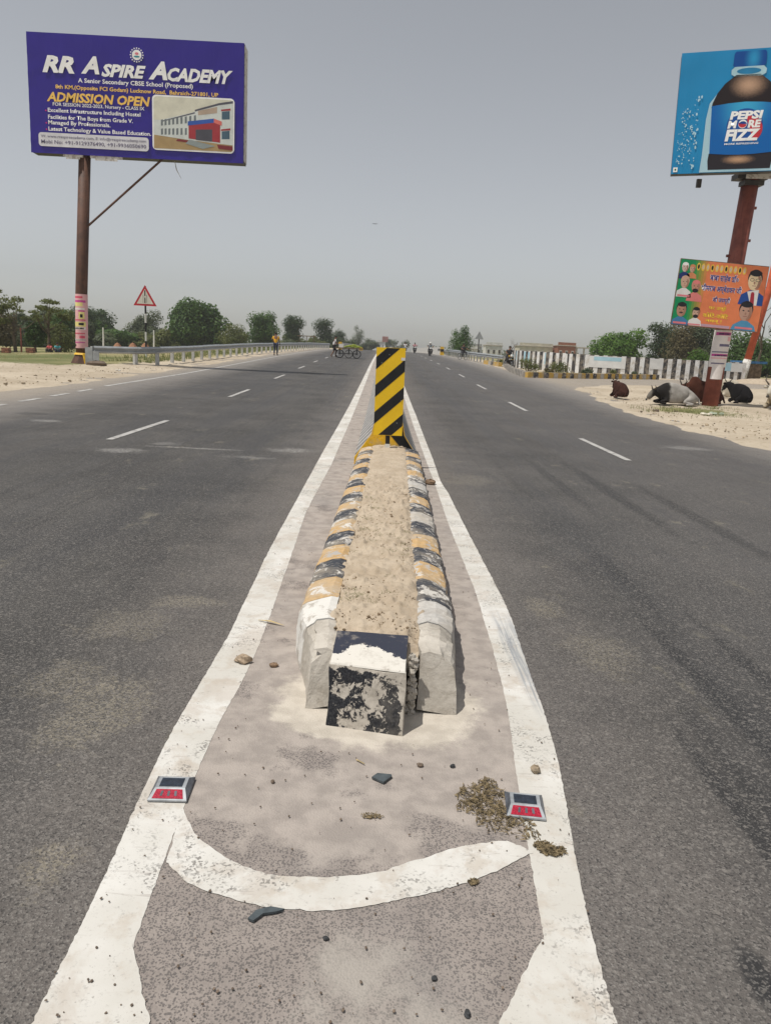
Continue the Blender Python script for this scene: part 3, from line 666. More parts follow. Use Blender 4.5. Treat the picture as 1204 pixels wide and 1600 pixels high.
pebble('brown stone to the upper left of the right stud', .205, 2.58, .014, peb, seed=6); pebble('grey stone above the right road stud', .325, 2.585, .012, pebd, seed=7)
pebble('flat brown clod on the right white line above the stud', .63, 2.58, .026, plain('clod', (0.30, 0.24, 0.17), .95, .3, 40), seed=8, name='clod', cat='clod')
pebble('brown clod by the outer side of the right kerb beside the line', .60, 8.75, .07, plain('clod_b', (0.22, 0.15, 0.10), .95, .3, 30), seed=9, name='clod', cat='clod')
pebble('sandy clod on the left white line', -.60, 3.45, .045, plain('clod_c', (0.36, 0.28, 0.20), .95, .3, 30), seed=12, name='clod', cat='clod')
pebble('brown clod beside the left flank of the kerb', -.45, 3.42, .022, plain('clod_d', (0.25, 0.17, 0.11), .95, .3, 30), seed=13, name='clod', cat='clod')
b = MB(); b.tube([(-.62, 4.02, .012), (-.55, 3.99, .02), (-.47, 3.955, .012)], [.003, .009, .002], 6, sq=.4); tag(b.build('dry_leaf', M['straw']), 'pale curled dry leaf on the ground left of the kerb nose', 'leaf')
b = MB(); b.tube([(-.03, 2.60, .010), (.0, 2.57, .012)], [.003, .002], 5); tag(b.build('twig', M['straw']), 'short pale twig above the pointed shard', 'twig')
# scattered grit
b = MB(); rr = random.Random(5)
for k in range(420):
    y = 1.45 + 7 * rr.random() ** 1.8; x = rr.uniform(-.72, .72); 
    if abs(x) < .45 and y > 2.8: continue
    s_ = rr.uniform(.0015, .0045); b.blob((x, y, .009 + s_ * .4), (s_, s_ * rr.uniform(.6, 1.4), s_ * .6), 5, 3, .3, k)
tag(b.build('grit', peb), 'fine dark grit scattered on the dusty apron', 'grit', kind='stuff')
def dung(label, blobs, seed, n=700):
    rr = random.Random(seed); b = MB()
    tot = sum(r[2] * r[3] for r in blobs)
    for k in range(n):
        cx, cy, rx, ry = rr.choices(blobs, [r[2] * r[3] for r in blobs])[0]
        t = rr.uniform(0, 6.28); q = rr.random() ** .55; x, y = cx + rx * q * math.cos(t), cy + ry * q * math.sin(t)
        clump = noise.noise(Vector((x * 38, y * 38, seed))); h = .008 + .012 * max(0, clump) * (1 - q * .5) + rr.uniform(0, .003); a = rr.uniform(0, 6.28); l = rr.uniform(.003, .010); wd = rr.uniform(.0008, .0026)
        if clump < -.12 and rx > .04 and rr.random() < .75: continue
        dx, dy = math.cos(a) * l, math.sin(a) * l; tz = rr.uniform(-.004, .006)
        b.tube([(x - dx, y - dy, h), (x + dx, y + dy, h + tz)], [wd, wd * .6], 4)
    return tag(b.build('dung', M['dung']), label, 'dung')
dung('crumbled dry dung spread round the right road stud', [(.44, 2.48, .035, .035), (.41, 2.42, .075, .075), (.36, 2.365, .03, .02), (.42, 2.38, .10, .09), (.48, 2.29, .07, .04), (.53, 2.19, .045, .035), (.47, 2.25, .10, .06), (.40, 2.33, .09, .05)], 21, 1500)
dung('compact piece of dry dung on the right white line below the stud', [(.595, 2.115, .040, .026), (.570, 2.135, .028, .022)], 22, 420)
dung('small crumb of dung at the lower edge of the painted arc', [(.33, 1.955, .013, .012)], 23, 60)
dung('small crumb of dung below the pointed shard', [(.03, 2.255, .035, .012)], 24, 50)

# ---------------------------------------------------------------- text and flat print on boards (local x right, z up, front = -y)
def text_mesh(s, bold=0.0, shear=0.0):
    c = bpy.data.curves.new('txt', 'FONT'); c.body = s; c.shear = shear; c.offset = bold; c.resolution_u = 2; c.size = 1
    o = bpy.data.objects.new('txt', c); COL.objects.link(o); bpy.context.view_layer.update()
    me = bpy.data.meshes.new_from_object(o); bpy.data.objects.remove(o); bpy.data.curves.remove(c)
    return me
def put_text(s, mat, parent, x0, x1, z0, z1, y, bold=0.0, shear=0.0, name='lettering'):
    """text fitted into the rectangle x0..x1, z0..z1 of the board"""
    me = text_mesh(s, bold, shear)
    if not len(me.vertices): return
    X = [v.co.x for v in me.vertices]; Y = [v.co.y for v in me.vertices]
    a, b_, c, d = min(X), max(X), min(Y), max(Y)
    for v in me.vertices:
        u, q = (v.co.x - a) / (b_ - a), (v.co.y - c) / (d - c); v.co = (x0 + (x1 - x0) * u, y, z0 + (z1 - z0) * q)
    me.materials.clear(); me.materials.append(mat); me.name = name
    return link(name, me, parent)
def shape(pts, mat, parent, y, name):
    b = MB(); b.face([(x, y, z) for x, z in pts]); return b.build(name, mat, parent)
def ell(cx, cz, rx, rz, n=24, a0=0, a1=360): return [(cx + rx * math.cos(R(a0 + (a1 - a0) * k / (n if a1 - a0 == 360 else n - 1))), cz + rz * math.sin(R(a0 + (a1 - a0) * k / (n if a1 - a0 == 360 else n - 1)))) for k in range(n)]
def rrect(x0, x1, z0, z1, r):
    o = []
    for cx, cz, a in ((x1 - r, z1 - r, 0), (x0 + r, z1 - r, 90), (x0 + r, z0 + r, 180), (x1 - r, z0 + r, 270)): o += ell(cx, cz, r, r, 6, a, a + 90)
    return o
C = {}
def ink(name, r, g, b_):
    if name not in C: C[name] = plain('ink_' + name, srgb(r, g, b_), 0.5, 0.07, 2.2, spec=0.3)
    return C[name]
white_i, gold_i = ink('white', 250, 250, 246), ink('gold', 252, 204, 104)

# ---------------------------------------------------------------- left billboard
LB = thing('billboard', 'tall blue school admission billboard on a rusty pole at the left roadside', 'billboard', (-12.9, 34.1, G(-12.9, 34.1)))
b = MB(); b.tube([(-.18, .02, -.1), (-.10, .0, 3), (.24, -.02, 8.8)], [.245, .245, .235], 20); b.build('pole', M['rust_dark'], LB, smooth=True)
b = MB(); b.tube([(-.17, .02, -.05), (-.17, .02, .42)], [.55, .30], 8); bc_ = b.build('base_collar', M['rust_dark'], LB)
b = MB(); b.tube([(-.17, .02, .42), (-.17, .02, .50)], [.34, .27], 14); b.tube([(.02, -.28, .44), (.12, -.36, .05)], [.05, .04], 6); b.tube([(.25, -.22, .44), (.36, -.32, .10)], [.06, .04], 6); b.build('yellow_cloth', M['yellow'], LB)
B0 = thing('x', 'x', 'x'); B0.name = 'panel'; 
for k_ in ('label', 'category'): del B0[k_]
B0.parent = LB; B0.location = (-1.83, -.32, 8.46)   # lower left corner of the board
WB, HB = 8.62, 4.42
b = MB(); b.box((WB / 2, .32, HB / 2), (WB, .62, HB)); b.k = 1; b.box((WB + .015, .31, HB / 2), (.03, .58, HB * .97)); b.build('frame', [M['steel_dark'], M['whitewash']], B0)
blue = mat_banner('banner_violet_blue', srgb(46, 30, 138), 0.30)
# banner skin with sags and creases
b = MB(); NX, NZ = 60, 30
for j in range(NZ + 1):
    for i in range(NX + 1):
        u, v = i / NX, j / NZ
        d = .014 * noise.noise(Vector((u * 9, v * 5, 0))) + (.022 * noise.noise(Vector((u * 30 + v * 20, v * 26, 1))) if u < .07 or u > .95 else 0) + (.035 * noise.noise(Vector((u * 22, v * 5, 3))) * max(0, 1 - v / .10) if v < .10 else 0)
        b.v.append((u * WB, -.015 + d - .012, -.03 + v * (HB + .04)))
for j in range(NZ):
    for i in range(NX): q = j * (NX + 1) + i; b.f.append((q, q + 1, q + NX + 2, q + NX + 1)); b.mi.append(0)
b.build('banner', blue, B0, smooth=True)
def lb(px, py):   # position on the board from fractions measured in the photograph, metres from its lower left corner
    return ((px - 50) / 331 * WB, HB - (py - (57 + .075 * (px - 50))) / 183 * HB)
def ltext(s, px0, px1, pc, h, mat, bold=.012, shear=0.0):
    x0, zc = lb(px0, pc); x1 = lb(px1, pc)[0]; hh = h / 183 * HB / 2
    return put_text(s, mat, B0, x0, x1, zc - hh, zc + hh, -.062, bold, shear)
ltext('RR', 73, 122, 105.5, 26, white_i, .045, .28); ltext('A', 132, 160, 108.5, 27, white_i, .045, .28); ltext('SPIRE', 163, 231, 117.5, 20, white_i, .045, .28)
ltext('A', 235, 264, 119, 28, white_i, .045, .28); ltext('CADEMY', 264, 364, 126, 21, white_i, .045, .28)
def ltext2(s, px0, px1, py_l, h, mat, bold=.02, shear=0.0):   # py_l: height of the centre line at px0 (lines run parallel to the top edge)
    x0, zc = lb(px0, py_l); x1 = lb(px1, py_l)[0]; hh = h / 183 * HB / 2
    return put_text(s, mat, B0, x0, x1, zc - hh, zc + hh, -.062, bold, shear)
ltext2('A Senior Secondary CBSE School (Proposed)', 127, 303, 133, 9, white_i, .022)
ltext2('8th KM,(Opposite FCI Godam) Lucknow Road,  Bahraich-271801, UP', 92, 342, 141.5, 8.2, gold_i, .022)
ltext2('ADMISSION OPEN', 78, 237, 155.5, 15, gold_i, .035, .2)
ltext2('FOR SESSION 2022-2023, Nursery - CLASS IX', 87, 228, 168, 7, white_i, .012)
for s_, x1, yy in (('Excellent Infrastructure Including Hostel', 222, 177), ('Facilities for The Boys from Grade V.', 210, 187.5), ('Managed By Professionals.', 175, 196), ('Latest Technology & Value Based Education.', 238, 206)):
    ltext2(s_, 79, x1, yy, 8.3, white_i, .02)
    if s_[0] != 'F': x, z = lb(76, yy); shape(ell(x, z, .03, .03, 8), ink('pink', 220, 60, 120), B0, -.062, 'bullet')
x0, z1 = lb(63, 210); x1, _ = lb(234, 210); shape(rrect(x0, x1, z1 - .52, z1, .12), ink('label_white', 222, 222, 226), B0, -.060, 'white_box')
gy = ink('greytext', 110, 105, 130); put_text('W: www.rraspireacademy.com, E: info@rraspireacademy.com', gy, B0, x0 + .1, x1 - .1, z1 - .22, z1 - .08, -.066, .01); put_text('Mobi No: +91-9129376490, +91-9936050690', gy, B0, x0 + .1, x1 - .1, z1 - .44, z1 - .27, -.066, .015)
# emblem
ex, ez = lb(217.5, 96); em = shape(ell(ex, ez, .235, .235, 24), ink('violet2', 70, 62, 150), B0, -.060, 'emblem')
shape(ell(ex, ez, .19, .19, 24), white_i, em, -.0625, 'emblem_disc'); shape(ell(ex, ez + .05, .075, .05, 12), ink('rose', 226, 130, 140), em, -.065, 'flower'); shape(ell(ex, ez - .06, .12, .035, 12), ink('teal', 60, 150, 160), em, -.065, 'book')
b = MB()
for k in range(16):
    a = R(22.5 * k); c_, s2 = math.cos(a), math.sin(a); x, z = ex + .25 * c_, ez + .25 * s2; b.face([(x + dx, -.0625, z + dz) for dx, dz in ((-.022, -.022), (.022, -.022), (.022, .022), (-.022, .022))])
b.build('ring_lettering', white_i, em)
# inset picture of the school
px0, pz1 = lb(240, 156); px1, pz0 = lb(367, 249); pw, ph = px1 - px0, 0; pz0 = pz1 - 2.06
pic = shape(rrect(px0, px1, pz0, pz1, .16), white_i, B0, -.060, 'picture'); i0, i1, j0, j1 = px0 + .06, px1 - .06, pz0 + .06, pz1 - .06
IW, IH = i1 - i0, j1 - j0; Q = lambda pts: [(i0 + u * IW, j0 + v * IH) for u, v in pts]
shape(Q([(0.02, 0), (.98, 0), (1, .04), (1, .97), (.97, 1), (.03, 1), (0, .96), (0, .04)]), ink('cream', 222, 220, 200), pic, -.063, 'sky_print')
shape(Q([(0, 0), (.98, 0), (1, .03), (1, .18), (.7, .22), (.45, .20), (0, .26)]), ink('tan', 176, 150, 106), pic, -.065, 'yard_print')
shape(Q([(0, .26), (.45, .19), (1, .13), (1, .97), (.84, .90), (.55, .78), (.48, .72), (.08, .55), (0, .55)]), ink('wallw', 216, 222, 216), pic, -.067, 'facade_print')
shape(Q([(.10, .535), (.52, .735), (.52, .71), (.10, .515)]), ink('slate', 92, 92, 102), pic, -.069, 'cornice_print')
shape(Q([(.52, .78), (.82, .93), (1, .985), (1, .94), (.82, .89), (.52, .745)]), ink('slate', 92, 92, 102), pic, -.069, 'cornice_print')
for k in range(9):
    u = .09 + k * .045 * (1 + k * .02)
    for v0, sl in ((.42, .22), (.26, .06)):
        v = v0 + u * sl; shape(Q([(u, v), (u + .026, v + .01), (u + .026, v + .12 + u * .05), (u, v + .11 + u * .05)]), ink('winp', 120, 128, 130), pic, -.0695, 'window_print')
for u, v in ((.86, .62), (.86, .24)):
    shape(Q([(u, v), (u + .10, v + .01), (u + .10, v + .17), (u, v + .15)]), ink('winp2', 78, 104, 120), pic, -.0695, 'window_print'); shape(Q([(u - .01, v + .16), (u + .11, v + .18), (u + .11, v + .22), (u - .01, v + .19)]), ink('redp', 168, 60, 66), pic, -.070, 'awning_print')
shape(Q([(.56, .68), (.80, .74), (.80, .86), (.56, .76)]), ink('balc', 190, 170, 150), pic, -.0695, 'balcony_print')
shape(Q([(.44, .22), (.84, .17), (.84, .58), (.44, .50)]), ink('redp', 168, 60, 66), pic, -.0705, 'porch_print'); shape(Q([(.53, .20), (.74, .18), (.74, .42), (.53, .40)]), ink('dkp', 84, 84, 92), pic, -.0712, 'door_print')
shape(Q([(.43, .47), (.76, .55), (.76, .63), (.43, .55)]), ink('bluep', 58, 96, 176), pic, -.072, 'canopy_print'); shape(Q([(.76, .55), (.86, .50), (.86, .58), (.76, .63)]), ink('coral', 226, 120, 110), pic, -.072, 'canopy_print')
shape(Q([(.45, .20), (.78, .10), (.62, .03), (.40, .12)]), ink('steps', 150, 160, 158), pic, -.0715, 'steps_print'); shape(Q([(.30, .20), (.45, .18), (.45, .14), (.28, .16)]), ink('redd', 134, 54, 58), pic, -.0705, 'plinth_print'); shape(Q([(.80, .13), (1, .11), (1, .03), (.82, .05)]), ink('redd', 134, 54, 58), pic, -.0705, 'plinth_print')
# struts, loose cloth
b = MB(); b.tube([(.18, -.10, 5.62), (3.45, -.10, 8.50)], .045, 6); b.build('brace', M['rust_dark'], LB)
b = MB(); b.tube([(3.95, -.15, 8.42), (4.02, -.15, 8.1), (4.22, -.15, 7.75)], [.03, .06, .015], 5, sq=.3); b.build('hanging_rag', M['whitewash'], LB)
b = MB()
for x, w2, dz in ((-.35, .8, -.10), (1.0, 1.3, -.12)): b.box((x + .2, -.27, 8.40), (w2, .10, .10)); b.box((x + .2, -.31, 8.36 + dz * .3), (w2 * .7, .03, .12))
b.build('torn_lining', M['whitewash'], LB)
# bills pasted round the pole
pk, ppl, yel = ink('billpink', 226, 176, 178), ink('billwhite', 226, 218, 214), ink('billyellow', 226, 214, 140)
bill_red, bill_mag = ink('billred', 214, 84, 110), ink('billmag', 196, 80, 150)
def sleeve(parent, p0, p1, r, z0, z1, a0, a1, mat, name='pasted_bill', n=10):
    b = MB(); 
    for z in (z0, z1):
        t = z; c = Vector(p0).lerp(Vector(p1), (z - p0[2]) / (p1[2] - p0[2]))
        for k in range(n + 1): a = R(a0 + (a1 - a0) * k / n); b.v.append((c.x + r * math.cos(a), c.y + r * math.sin(a), z))
    for k in range(n): b.f.append((k, k + 1, n + 2 + k, n + 1 + k)); b.mi.append(0)
    return b.build(name, mat, parent, smooth=True)
Lp = ((-.18, .02, -.1), (-.10, .0, 3))
sleeve(LB, *Lp, .252, .70, 2.95, 150, 390, pk, n=20)
rr = random.Random(4)
for k, (z0, z1, a0, a1, mt) in enumerate([(2.78, 2.86, 185, 300, bill_red), (2.45, 2.62, 180, 300, yel), (2.60, 2.70, 200, 330, bill_mag), (2.30, 2.38, 190, 320, ppl), (2.05, 2.28, 260, 320, bill_mag), (1.92, 2.22, 262, 318, yel), (1.98, 2.12, 275, 300, M['black']), (1.86, 1.90, 190, 330, bill_red),
        (1.60, 1.80, 190, 330, yel), (1.66, 1.76, 262, 310, M['black']), (1.48, 1.58, 185, 330, ppl), (1.50, 1.56, 195, 310, M['black']), (1.30, 1.34, 190, 320, bill_red), (1.12, 1.22, 270, 320, bill_red), (1.02, 1.08, 185, 330, ppl), (1.04, 1.06, 190, 330, M['steel_dark']), (.92, .96, 190, 320, bill_mag), (.78, .86, 195, 230, M['black'])]):
    sleeve(LB, *Lp, .2545 + k * .0004, z0, z1, a0, a1, mt)

# ---------------------------------------------------------------- right billboard (bottle advert)
RBx, RBy = 11.06, 26.2
RB = thing('billboard', 'tall light blue billboard with a cola bottle on a red oxide pole at the right', 'billboard', (RBx, RBy, G(RBx, RBy)))
Pp = ((0, 0, -.1), (.36, 0, 7.5))
b = MB(); b.tube([Pp[0], Pp[1]], [.262, .262], 20); b.build('pole', M['rust_red'], RB, smooth=True)
P2 = thing('x', 'x', 'x'); P2.name = 'panel'
for k_ in ('label', 'category'): del P2[k_]
P2.parent = RB; P2.location = (-2.36, -.45, 7.18); P2.rotation_euler = (0, R(-1.4), R(-15)); WR, HR = 4.0, 3.42
b = MB(); b.box((WR / 2, .17, HR / 2), (WR, .30, HR)); b.build('frame', M['steel_dark'], P2)
b = MB(); NX, NZ = 40, 30
for j in range(NZ + 1):
    for i in range(NX + 1):
        u, v = i / NX, j / NZ; b.v.append((u * (WR + .02) - .01, -.014 + .010 * noise.noise(Vector((u * 5, v * 5, 5))), v * (HR + .02)))
for j in range(NZ):
    for i in range(NX): q = j * (NX + 1) + i; b.f.append((q, q + 1, q + NX + 2, q + NX + 1)); b.mi.append(0)
b.build('banner', mat_banner('banner_azure', (0.0, 0.245, 0.52), 0.6), P2, smooth=True)
cxb = 1.93; fz = lambda v: HR * (1 - v)
def grad_ink(name, dark, light, cx, cz, rx, rz, nz_=0.0):
    t = NT('ink_' + name, 0.5, 0.3); x, y, z = t.sep(t.obj); dx = t.math('MULTIPLY', t.math('SUBTRACT', x, cxb + cx * .8), 1 / rx); dz = t.math('MULTIPLY', t.math('SUBTRACT', z, fz(cz)), 1 / rz)
    q = t.math('SQRT', t.math('ADD', t.math('MULTIPLY', dx, dx), t.math('MULTIPLY', dz, dz)))
    if nz_: q = t.math('ADD', q, t.math('MULTIPLY_ADD', t.noise(26, 4, .7, t.obj), nz_, -nz_ / 2))
    t.col(t.mix(t.step(q, 0.0, 1.0), light, dark)); return t.m
def rs(pts, mat, y, name): return shape([(cxb + x * .80, fz(v)) for x, v in pts], mat, P2, y, name)
def sym(prof): return [(-x, v) for x, v in prof] + [(x, v) for x, v in prof[::-1]]
glow = ink('aqua', 60, 168, 208); foam = ink('foam', 150, 198, 214)
rs(sym([(.42, .20), (.95, .32), (1.26, .42), (1.34, .55), (1.36, .85), (1.40, .995)]), grad_ink('glass', srgb(176, 210, 222), srgb(120, 180, 205), 0, .6, 1.2, 2.2, 1.0), -.030, 'bottle_glass')
rs(sym([(.42, .20), (.78, .265), (1.02, .34), (1.16, .42), (1.19, .46)]), grad_ink('cola', srgb(34, 24, 26), srgb(196, 160, 132), .05, .285, .62, .42, .5), -.034, 'cola')
rs(sym([(1.12, .84), (1.14, .90), (1.10, .975)]), grad_ink('cola2', srgb(40, 36, 42), srgb(196, 156, 122), -.05, .895, .55, .16, .5), -.034, 'cola')
rs([(-1.18, .445), (-.6, .428), (0, .420), (.6, .428), (1.18, .445), (1.16, .84), (.5, .852), (0, .856), (-.5, .852), (-1.10, .84)], grad_ink('labelblue', srgb(0, 100, 176), srgb(60, 172, 216), 0, .44, .95, 1.3, .05), -.040, 'bottle_label')
rs(sym([(.50, .012), (.56, .03), (.57, .125), (.50, .135)]), grad_ink('capblue', srgb(0, 74, 150), srgb(40, 150, 200), .12, .07, .30, .5, .05), -.034, 'cap')
rs(sym([(.50, .135), (.61, .16), (.60, .195), (.45, .215)]), ink('neck', 176, 212, 222), -.034, 'neck_ring'); rs(ell(0, .172, .42, .025, 20), ink('neckblue', 40, 130, 176), -.036, 'neck_ring')
rs(ell(.05, .615, .64, .14, 30), ink('deepblue', 22, 84, 160), -.043, 'blue_disc'); rs(ell(.15, .65, .54, .115, 30, -100, 60), ink('logored', 204, 52, 66), -.0445, 'red_arc')
def rtext(s, x0, x1, v0, v1, y=-.047, bold=.05, shear=.12): put_text(s, white_i, P2, cxb + x0 * .80, cxb + x1 * .80, fz(v1), fz(v0), y, bold, shear)
rtext('PEPSI', -.50, .66, .495, .565); rtext('M', -.55, -.22, .572, .636); rtext('RE', .16, .62, .572, .636); rtext('FIZZ', -.60, .62, .645, .742); rtext('MORE REFRESHING', -.60, .60, .757, .772, bold=.02)
lg = rs(ell(-.02, .603, .155, .036, 24), white_i, -.0475, 'round_logo')
rs(ell(-.02, .600, .150, .033, 16, 15, 195), ink('logored', 204, 52, 66), -.0485, 'logo_half'); rs(ell(-.02, .609, .145, .028, 16, 190, 350), ink('logoblue', 20, 70, 150), -.0485, 'logo_half')
rr = random.Random(8); b = MB()
for k in range(150):
    x, v = -1.40 - abs(rr.gauss(0, .42)), rr.uniform(.42, .93); r_ = rr.uniform(.008, .026)
    if cxb + x < .1: continue
    b.face([(p[0], -.031 - k * .00001, p[1]) for p in ell(cxb + x, fz(v), r_, r_, 7)])
for k in range(60):
    x, v = rr.choice([-1.33, 1.3]) + rr.gauss(0, .03), rr.uniform(.35, .99); r_ = rr.uniform(.015, .05); b.face([(p[0], -.0385 - k * .00001, p[1]) for p in ell(cxb + x, fz(v), r_ * .6, r_, 7)])
b.build('water_drops', ink('drops', 178, 216, 228), P2)
rs([(-2.36, .945), (-2.20, .945), (-2.20, .985), (-2.36, .985)], white_i, -.031, 'veg_mark'); rs(ell(-2.28, .965, .035, .009, 10), ink('green', 30, 110, 60), -.033, 'veg_mark_dot')
for c_, d_ in (((.3, 0, 7.30), (.95, .5, .16)), ((.34, -.1, 7.1), (.62, .45, .14)), ((-1.35, -.15, 7.02), (.14, .1, .25))): b = MB(); b.box(c_, d_); b.build('head_bracket', M['steel_dark'], RB)
b = MB(); b.box((.5, -.62, 7.23), (1.1, .03, .15), R(-8)); b.build('torn_lining', M['whitewash'], RB)
b = MB()
for z, s_ in ((4.2, 1), (5.4, 1), (6.4, 1), (4.9, -1)): b.box((.36 * z / 7.5 + s_ * .27, 0, z), (.14, .08, .08))
b.build('step_lugs', M['rust_red'], RB)
sleeve(RB, *Pp, .268, 1.35, 2.55, 160, 380, ppl, n=20)
sleeve(RB, *Pp, .2685, .95, 1.36, 215, 300, ppl)
for k, (z0, z1, a0, a1, mt) in enumerate([(2.38, 2.48, 200, 320, bill_mag), (2.40, 2.45, 220, 310, ink('inkdark', 60, 50, 80)), (2.02, 2.10, 240, 330, gy), (1.82, 1.86, 190, 320, gy), (1.70, 1.78, 190, 330, bill_mag), (1.71, 1.75, 215, 320, ink('inkdark', 60, 50, 80)), (1.45, 1.49, 200, 300, gy), (1.62, 1.66, 190, 340, pk), (2.2, 2.34, 290, 340, pk)]): sleeve(RB, *Pp, .2695 + k * .0004, z0, z1, a0, a1, mt)

# ---------------------------------------------------------------- orange greeting banner tied to the right pole
OB = thing('greeting_banner', 'orange and green greeting banner with portraits and Hindi lettering tied to the right billboard pole', 'banner', (9.25, 25.72, 2.74))
OB.rotation_euler = (0, R(2.3), R(0)); WO, HO = 2.86, 2.07
b = MB(); b.box((WO / 2, .05, HO / 2), (WO, .05, HO)); b.box((WO / 2, .12, HO * .25), (WO * .9, .05, .05)); b.box((WO / 2, .12, HO * .8), (WO * .9, .05, .05)); b.build('frame', M['wood'], OB)
oxy = lambda u, v: (min(.995, max(.005, u)) * WO, HO * (1 - min(.99, max(.01, v)))); OP = lambda pts: [oxy(u, v) for u, v in pts]
def osh(pts, mat, y, name): return shape(OP(pts), mat, OB, y, name)
orange = ink('orange', 230, 132, 88)
osh([(0, 0), (1, 0), (1, 1), (0, 1)], orange, .02, 'banner_sheet')
osh([(0, 0), (.17, 0), (.17, 1), (0, 1)], ink('bgreen', 16, 146, 92), .0185, 'green_field')
for k, c_ in enumerate([(60, 150, 80), (110, 152, 74), (150, 150, 70), (180, 148, 74), (206, 142, 80)]): osh([(.17 + k * .028, 0), (.17 + (k + 1) * .028, 0), (.17 + (k + 1) * .028, .93 - (0 if k < 4 else .3)), (.17 + k * .028, .93)], ink('bl%d' % k, *c_), .018, 'colour_band')
def oell(u, v, ru, rv, mat, y, name, n=18, a0=0, a1=360):
    return shape([(u * WO + ru * WO * math.cos(R(a0 + (a1 - a0) * k / n)), HO * (1 - v) + rv * HO * math.sin(R(a0 + (a1 - a0) * k / n))) for k in range(n)], mat, OB, y, name)
shade_i = ink('faceshade', 168, 126, 106); sk1, sk2, hr_i = ink('face1', 206, 170, 148), ink('face2', 232, 208, 170), ink('hairp', 36, 34, 40)
def bust(u, v, s, skin, hair, shirt, extra='', y=.016):
    """generic printed portrait: u, v centre of the face; s face half height (fraction of banner height)"""
    a = HO / WO; ru = s * .74 * a
    osh([(u - ru * 2.0, v + s * 2.6), (u - ru * 1.7, v + s * 1.55), (u - ru * .5, v + s * 1.0), (u + ru * .5, v + s * 1.0), (u + ru * 1.7, v + s * 1.55), (u + ru * 2.0, v + s * 2.6)][::-1], shirt, y, 'printed_shirt')
    oell(u, v - s * .28, ru * 1.10, s * .95, hair, y - .0006, 'printed_hair'); oell(u, v + .02 * s, ru, s, skin, y - .0012, 'printed_face'); oell(u + ru * .38, v + .10 * s, ru * .58, s * .80, shade_i, y - .0015, 'printed_cheek'); oell(u - ru * .12, v + .06 * s, ru * .66, s * .82, skin, y - .0016, 'printed_cheek'); oell(u, v + s * .22, ru * .13, s * .16, shade_i, y - .0017, 'printed_nose', 10); oell(u, v - s * .82, ru * .95, s * .34, hair, y - .0018, 'printed_hair')
    for q in (-1, 1): oell(u + q * ru * .4, v - s * .12, ru * .17, s * .07, hr_i, y - .0018, 'printed_eye', 8)
    osh([(u - ru * .3, v + s * .56), (u + ru * .3, v + s * .56), (u + ru * .3, v + s * .50), (u - ru * .3, v + s * .50)][::-1], ink('lip', 150, 90, 84), y - .0018, 'printed_mouth')
    if 'm' in extra: oell(u, v + s * .38, ru * .45, s * .10, hr_i, y - .002, 'printed_moustache', 10)
    if 'b' in extra: oell(u, v + s * .68, ru * .75, s * .36, hr_i, y - .002, 'printed_beard', 12)
    if 'g' in extra:
        for q in (-1, 1): oell(u + q * ru * .42, v - s * .10, ru * .34, s * .17, hr_i, y - .002, 'printed_glasses', 12); oell(u + q * ru * .42, v - s * .10, ru * .27, s * .125, skin, y - .0024, 'printed_glasses', 12)
    if 't' in extra: osh([(u - ru * .2, v + s * 1.2), (u + ru * .2, v + s * 1.2), (u + ru * .3, v + s * 2.55), (u - ru * .1, v + s * 2.55)][::-1], ink('tie', 170, 50, 66), y - .002, 'printed_tie')
wsh = ink('shirtwhite', 226, 224, 222)
bust(.062, .13, .065, ink('face3', 214, 190, 178), white_i, ink('navy', 34, 52, 110)); bust(.145, .14, .055, sk1, ink('saffron', 214, 140, 96), ink('saffron', 214, 140, 96))
bust(.085, .35, .085, sk1, sk1, wsh); bust(.215, .40, .085, ink('face4', 196, 140, 120), ink('turban', 226, 132, 128), ink('turban', 226, 132, 128), 'b')
bust(.095, .765, .10, ink('face5', 184, 140, 118), hr_i, ink('shirtblue', 70, 130, 176), 'm'); bust(.265, .79, .075, sk1, hr_i, wsh, 'b')
bust(.865, .235, .14, sk2, hr_i, ink('suit', 32, 74, 150), 'gt'); osh([(.80, .40), (.93, .36), (.93, .60), (.86, .60)][::-1], wsh, .0150, 'printed_collar')
osh([(.845, .42), (.885, .42), (.90, .60), (.85, .60)][::-1], ink('tie', 170, 50, 66), .0146, 'printed_tie')
bust(.825, .705, .135, ink('face6', 190, 152, 134), hr_i, ink('shirtblue2', 84, 150, 190), y=.0138)
for k in range(11): oell(.21 + k * .052, .10 + .004 * (k % 2), .021, .058, ink('petal', 236, 196, 80), .0165, 'yellow_frame', 14); oell(.21 + k * .052, .10, .012, .036, ink('petal2', 214, 190, 170) if k % 3 else hr_i, .0158, 'printed_figure', 10)
bluei, yelt = ink('hindiblue', 34, 48, 132), ink('hindiyellow', 232, 200, 60)
def otext(s, u0, u1, v0, v1, mat, halo=True):
    if halo: put_text(s, white_i, OB, u0 * WO - .012, u1 * WO + .012, HO * (1 - v1) - .010, HO * (1 - v0) + .010, .0165, .035)
    put_text(s, mat, OB, u0 * WO, u1 * WO, HO * (1 - v1), HO * (1 - v0), .0148, .018)
otext('\u092c\u093e\u092c\u093e \u0938\u093e\u0939\u0947\u092c \u0921\u0949\u0966', .36, .68, .175, .30, bluei)
otext('\u092d\u0940\u092e\u0930\u093e\u0935 \u0905\u092e\u094d\u092c\u0947\u0921\u0915\u0930 \u091c\u0940', .28, .735, .34, .475, bluei)
otext('\u0915\u0940 \u091c\u092f\u0928\u094d\u0924\u0940', .43, .625, .515, .625, bluei)
otext('\u092a\u0930 \u0909\u0928\u094d\u0939\u0947\u0902', .40, .60, .655, .735, yelt, False); otext('\u0915\u094b\u093f\u091f-\u0915\u094b\u093f\u091f', .345, .635, .765, .84, yelt, False); otext('\u0928\u092e\u0928\u094d !', .385, .57, .865, .93, yelt, False)
